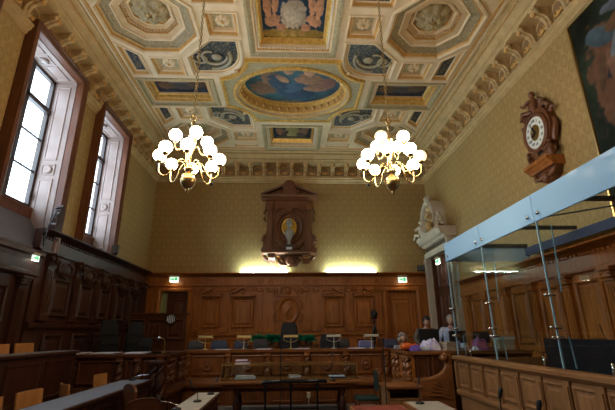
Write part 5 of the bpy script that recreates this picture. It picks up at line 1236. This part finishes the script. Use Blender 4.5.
# ------------------------------------------------------------------ desks
def desk(label, x0, x1, y0, y1, z, topm, woodm, side, name='desk', z0=0.0):
    t = thing(name, label, 'desk', ((x0 + x1) / 2, (y0 + y1) / 2, z0)); hx, hy = (x1 - x0) / 2, (y1 - y0) / 2; z -= z0
    G().cbox((0, 0, z - .025), (2 * hx, 2 * hy, .05), 0, .008).build('tabletop', woodm, t)
    G().box((-hx + .035, -hy + .03, z), (hx - .035, hy - .03, z + .003)).build('leather_inset', topm, t)
    s = side; xf = s * (hx - .05); g = G().box((min(xf, xf - s * .03), -hy + .03, 0), (max(xf, xf - s * .03), hy - .03, z - .05))
    n = max(1, int(2 * hy / .9))
    for i in range(n):
        a = -hy + .05 + (2 * hy - .1) * i / n; b = -hy + .05 + (2 * hy - .1) * (i + 1) / n
        g.rings(rect(a + .06, .12, b - .06, z - .14), [(0, 0, 0), (0, .02, 0), (.03, .02, 0), (.05, .006, 0)], lambda p, q, h, s=s, xf=xf: (xf + s * h, p, q), 0)
    g.build('modesty_panel', woodm, t)
    for y in (-hy + .05, hy - .05): G().box((-hx + .04, y - .02, 0), (hx - .06, y + .02, z - .05)).build('end_panel', woodm, t)
    return t
desk('upper long desk with grey leather top against the left wall', -4.50, -4.03, 3.2, 8.28, 1.40, LEATHER, WR, 1, z0=0.55)
desk('long left desk with blue grey leather top before plywood chairs', -3.15, -2.58, 3.2, 8.2, .87, LEATHER, WR, 1)
desk('cream topped desk at the bottom left with two microphones', -1.56, -1.14, 4.4, 7.3, .75, CREAMTOP, WR, 1)
desk('cream topped desk at the bottom right with one microphone', 1.60, 2.12, 4.2, 6.12, .75, CREAMTOP, WBH, -1)
desk('red leather topped desk at the bottom right of centre', .80, 1.52, 4.2, 5.88, .75, REDTOP, WBH, -1)
t = thing('side_cabinet', 'small light wooden cabinet with open niche before the right bench wing', 'cabinet', (2.0, 7.75, 0)); g = G().cbox((0, 0, .76), (.66, .62, .05), 0, .01); g.build('worktop', WBH, t)
g = G().box((-.30, -.27, 0), (-.26, .28, .735)); g.box((.26, -.27, 0), (.30, .28, .735)); g.box((-.3, .25, 0), (.3, .28, .735)); g.box((-.3, -.27, .56), (.3, .25, .58)); g.box((-.30, -.28, 0), (.30, -.25, .55)); g.build('carcass', WL, t)
G().rings(rect(-.22, .08, .22, .48), [(0, 0, 0), (0, .02, 0), (.03, .02, 0), (.05, .006, 0)], lambda a, b, h: (a, -.28 - h, b), 0).build('door', WL, t)

# ------------------------------------------------------------------ glazed dock
DX, DY0, DY1 = 3.2, 2.0, 8.05
dk = thing('dock_partition', 'honey oak panelled partition wall of the dock on the right', 'partition', (DX, DY1, 0)); tr = Matrix.Translation((-DX, -DY1, 0))
def gd(): g = G(); g.T = tr; return g
g = gd(); g.box((DX, DY0, 0), (DX + .06, DY1, 1.2)); g.build('board', WL, dk); g = gd(); g.box((DX, DY1 - .06, 0), (4.95, DY1, 1.2)); g.build('end_board', WL, dk)
g = gd(); Mx = lambda y, z: (DX - y, z)
pr = [(DX - .05, 1.17), (DX - .07, 1.19), (DX - .07, 1.23), (DX - .04, 1.25), (DX + .12, 1.25), (DX + .12, 1.2), (DX - .02, 1.17), (DX - .02, 1.14)]
g.loft([[(x, DY0, z) for x, z in pr], [(x, DY1 + .02, z) for x, z in pr]], True, True, True); g.build('cap_rail', WL, dk)
pr = [(DX, .56), (DX - .035, .56), (DX - .05, .60), (DX - .05, .63), (DX - .02, .67), (DX, .67)]
g = gd(); g.loft([[(x, DY0, z) for x, z in pr], [(x, DY1, z) for x, z in pr]], True, True, True); g.box((DX - .03, DY0, 0), (DX, DY1, .12)); g.build('waist_rail', WL, dk)
py = [8.0 - .53 * i for i in range(12)]
for i, y in enumerate(py):
    g = gd(); g.box((DX - .035, y - .05, .66), (DX, y + .05, 1.14)); g.box((DX - .05, y - .035, .70), (DX - .035, y + .035, 1.08)); g.build('stile', WLV, dk)
    if i: g = gd(); g.rings(rect(y + .07, .71, py[i - 1] - .07, 1.10), [(0, 0, 0), (0, .02, 0), (.025, .028, 0), (.045, .005, 0), (.07, .005, 0), (.10, .016, 0)], lambda a, b, h: (DX - h, a, b), 0); g.build('panel', WLV, dk)
ge = thing('glass_enclosure', 'tall frameless glass enclosure with frosted blue header above the dock', 'glass screen', (DX, DY1, 1.25)); tr = Matrix.Translation((-DX, -DY1, -1.25))
JY = [8.03, 6.47, 4.90, 3.33, 2.0]; gx = DX + .03
for a, b in zip(JY, JY[1:]):
    for z0, z1 in ((1.26, 1.66), (1.675, 3.06)): g = gd(); g.box((gx, b + .006, z0), (gx + .012, a - .006, z1)); g.build('pane', GLASS, ge)
    g = gd(); g.box((gx - .015, b + .006, 3.06), (gx + .015, a - .006, 3.24)); g.box((gx - .015, b + .006, 3.24), (gx + .015, a - .006, 3.43)); g.build('frosted_header', FROST, ge)
g = gd(); g.box((gx + .02, DY1 - .04, 1.26), (5.0, DY1 - .028, 3.06)); g.build('pane', GLASS, ge); g = gd(); g.box((gx + .02, DY1 - .05, 3.06), (5.0, DY1 - .02, 3.43)); g.build('frosted_header', FROST, ge)
for y in JY[:-1]:
    yy_ = min(y, 7.99)
    g = gd(); g.box((gx - .004, yy_ - .009, 1.26), (gx + .014, yy_ + .009, 3.06)); g.build('joint_edge', GEDGE, ge)
    g = gd(); g.loft([[(gx + .02, yy_ - .006, 2.15), (gx + .16, yy_ - .006, 2.15), (gx + .16, yy_ + .006, 2.15), (gx + .02, yy_ + .006, 2.15)], [(gx + .02, yy_ - .006, 3.02), (gx + .20, yy_ - .006, 3.02), (gx + .20, yy_ + .006, 3.02), (gx + .02, yy_ + .006, 3.02)]], True, True, True); g.build('glass_fin', GLASS, ge)
    g = gd(); g.loft([[(gx + .02, yy_ - .006, 1.26), (gx + .16, yy_ - .006, 1.26), (gx + .16, yy_ + .006, 1.26), (gx + .02, yy_ + .006, 1.26)], [(gx + .02, yy_ - .006, 1.62), (gx + .14, yy_ - .006, 1.62), (gx + .14, yy_ + .006, 1.62), (gx + .02, yy_ + .006, 1.62)]], True, True, True); g.build('glass_fin', GLASS, ge)
    for q in ([(gx + .16, 2.15), (gx + .20, 3.02)], [(gx + .16, 1.26), (gx + .14, 1.62)]):
        g = gd(); g.loft([[(x - .006, yy_ - .007, z), (x + .006, yy_ - .007, z), (x + .006, yy_ + .007, z), (x - .006, yy_ + .007, z)] for x, z in q], True, True, True); g.build('fin_edge', GEDGE, ge)
    for z in (2.12, 1.73, 1.61):
        g = gd(); g.cbox((gx, yy_, z), (.06, .14, .035), 0, .008); 
        for s in (-1, 1): g.lathe([(0, -.045), (.02, -.04), (.02, .04), (0, .045)], (gx, yy_ + s * .05, z), 10, 0, 'x')
        g.build('clamp', CHROME, ge)
    for s in (-1, 1):
        if y > 8 and s > 0: continue
        g = gd(); g.lathe([(0, -.05), (.028, -.045), (.028, -.02), (.015, -.015), (.015, .03), (0, .03)], (gx, yy_ + s * .115, 3.15), 12, 0, 'x'); g.build('bolt', CHROME, ge)
for y in JY[:-1]:
    g = gd(); g.box((gx + .02, min(y, 7.97) - .03, 3.36), (4.96, min(y, 7.97) + .03, 3.42)); g.build('roof_beam', STEELD, ge)
g = gd(); g.box((4.92, DY0, 3.18), (4.99, DY1, 3.34)); g.build('wall_beam', STEELB, ge)
g = gd(); g.tube([(gx + .1, 4.95, 3.40), (4.9, 3.4, 3.40)], .012, 6); g.tube([(gx + .1, 6.5, 3.40), (4.9, 5.0, 3.40)], .012, 6); g.build('tie_rod', STEELD, ge)
for i, (y, h) in enumerate(((7.55, .42), (5.35, .45), (4.2, .5))):
    lab = ['slim microphone on the dock rail at its far end', 'slim microphone on the dock rail behind the second glass pane', 'slim microphone on the dock rail nearest the viewer'][i]
    t = thing('microphone', lab, 'microphone', (DX + .09, y, 1.25), 0, 'microphones on the dock rail'); G().lathe([(0, 0), (.02, 0), (.018, .12), (0, .12)], (0, 0, 0), 10).build('base', CHROME, t); G().tube([(0, 0, .1), (.0, .0, .28), (-.015, .04, h)], .005, 6).build('neck', BLACK, t)
t = thing('dock_bench', 'long black bench inside the dock along the right wall', 'bench', (4.55, 5.1, 0)); G().box((-.25, -2.6, .78), (.28, 2.6, .84)).build('seat', BLKL, t); G().box((.24, -2.6, .84), (.30, 2.6, 1.55)).build('backrest', BLKL, t)
for y in (-2.5, 0, 2.5): G().box((-.22, y - .03, 0), (.26, y + .03, .78)).build('leg', WD, t)

t = thing('wall_socket', 'small cream socket box low on the bench base behind the witness bar', 'socket', (.43, 9.82, .28)); G().cbox((0, 0, .06), (.08, .05, .12), 0, .008).build('cover', mat('cream_plastic', (.7, .6, .42), .5), t)
G().tube([(0, -.02, .0), (.0, -.03, -.12), (-.02, -.03, -.25)], .008, 6).build('cable', WHITE, t)
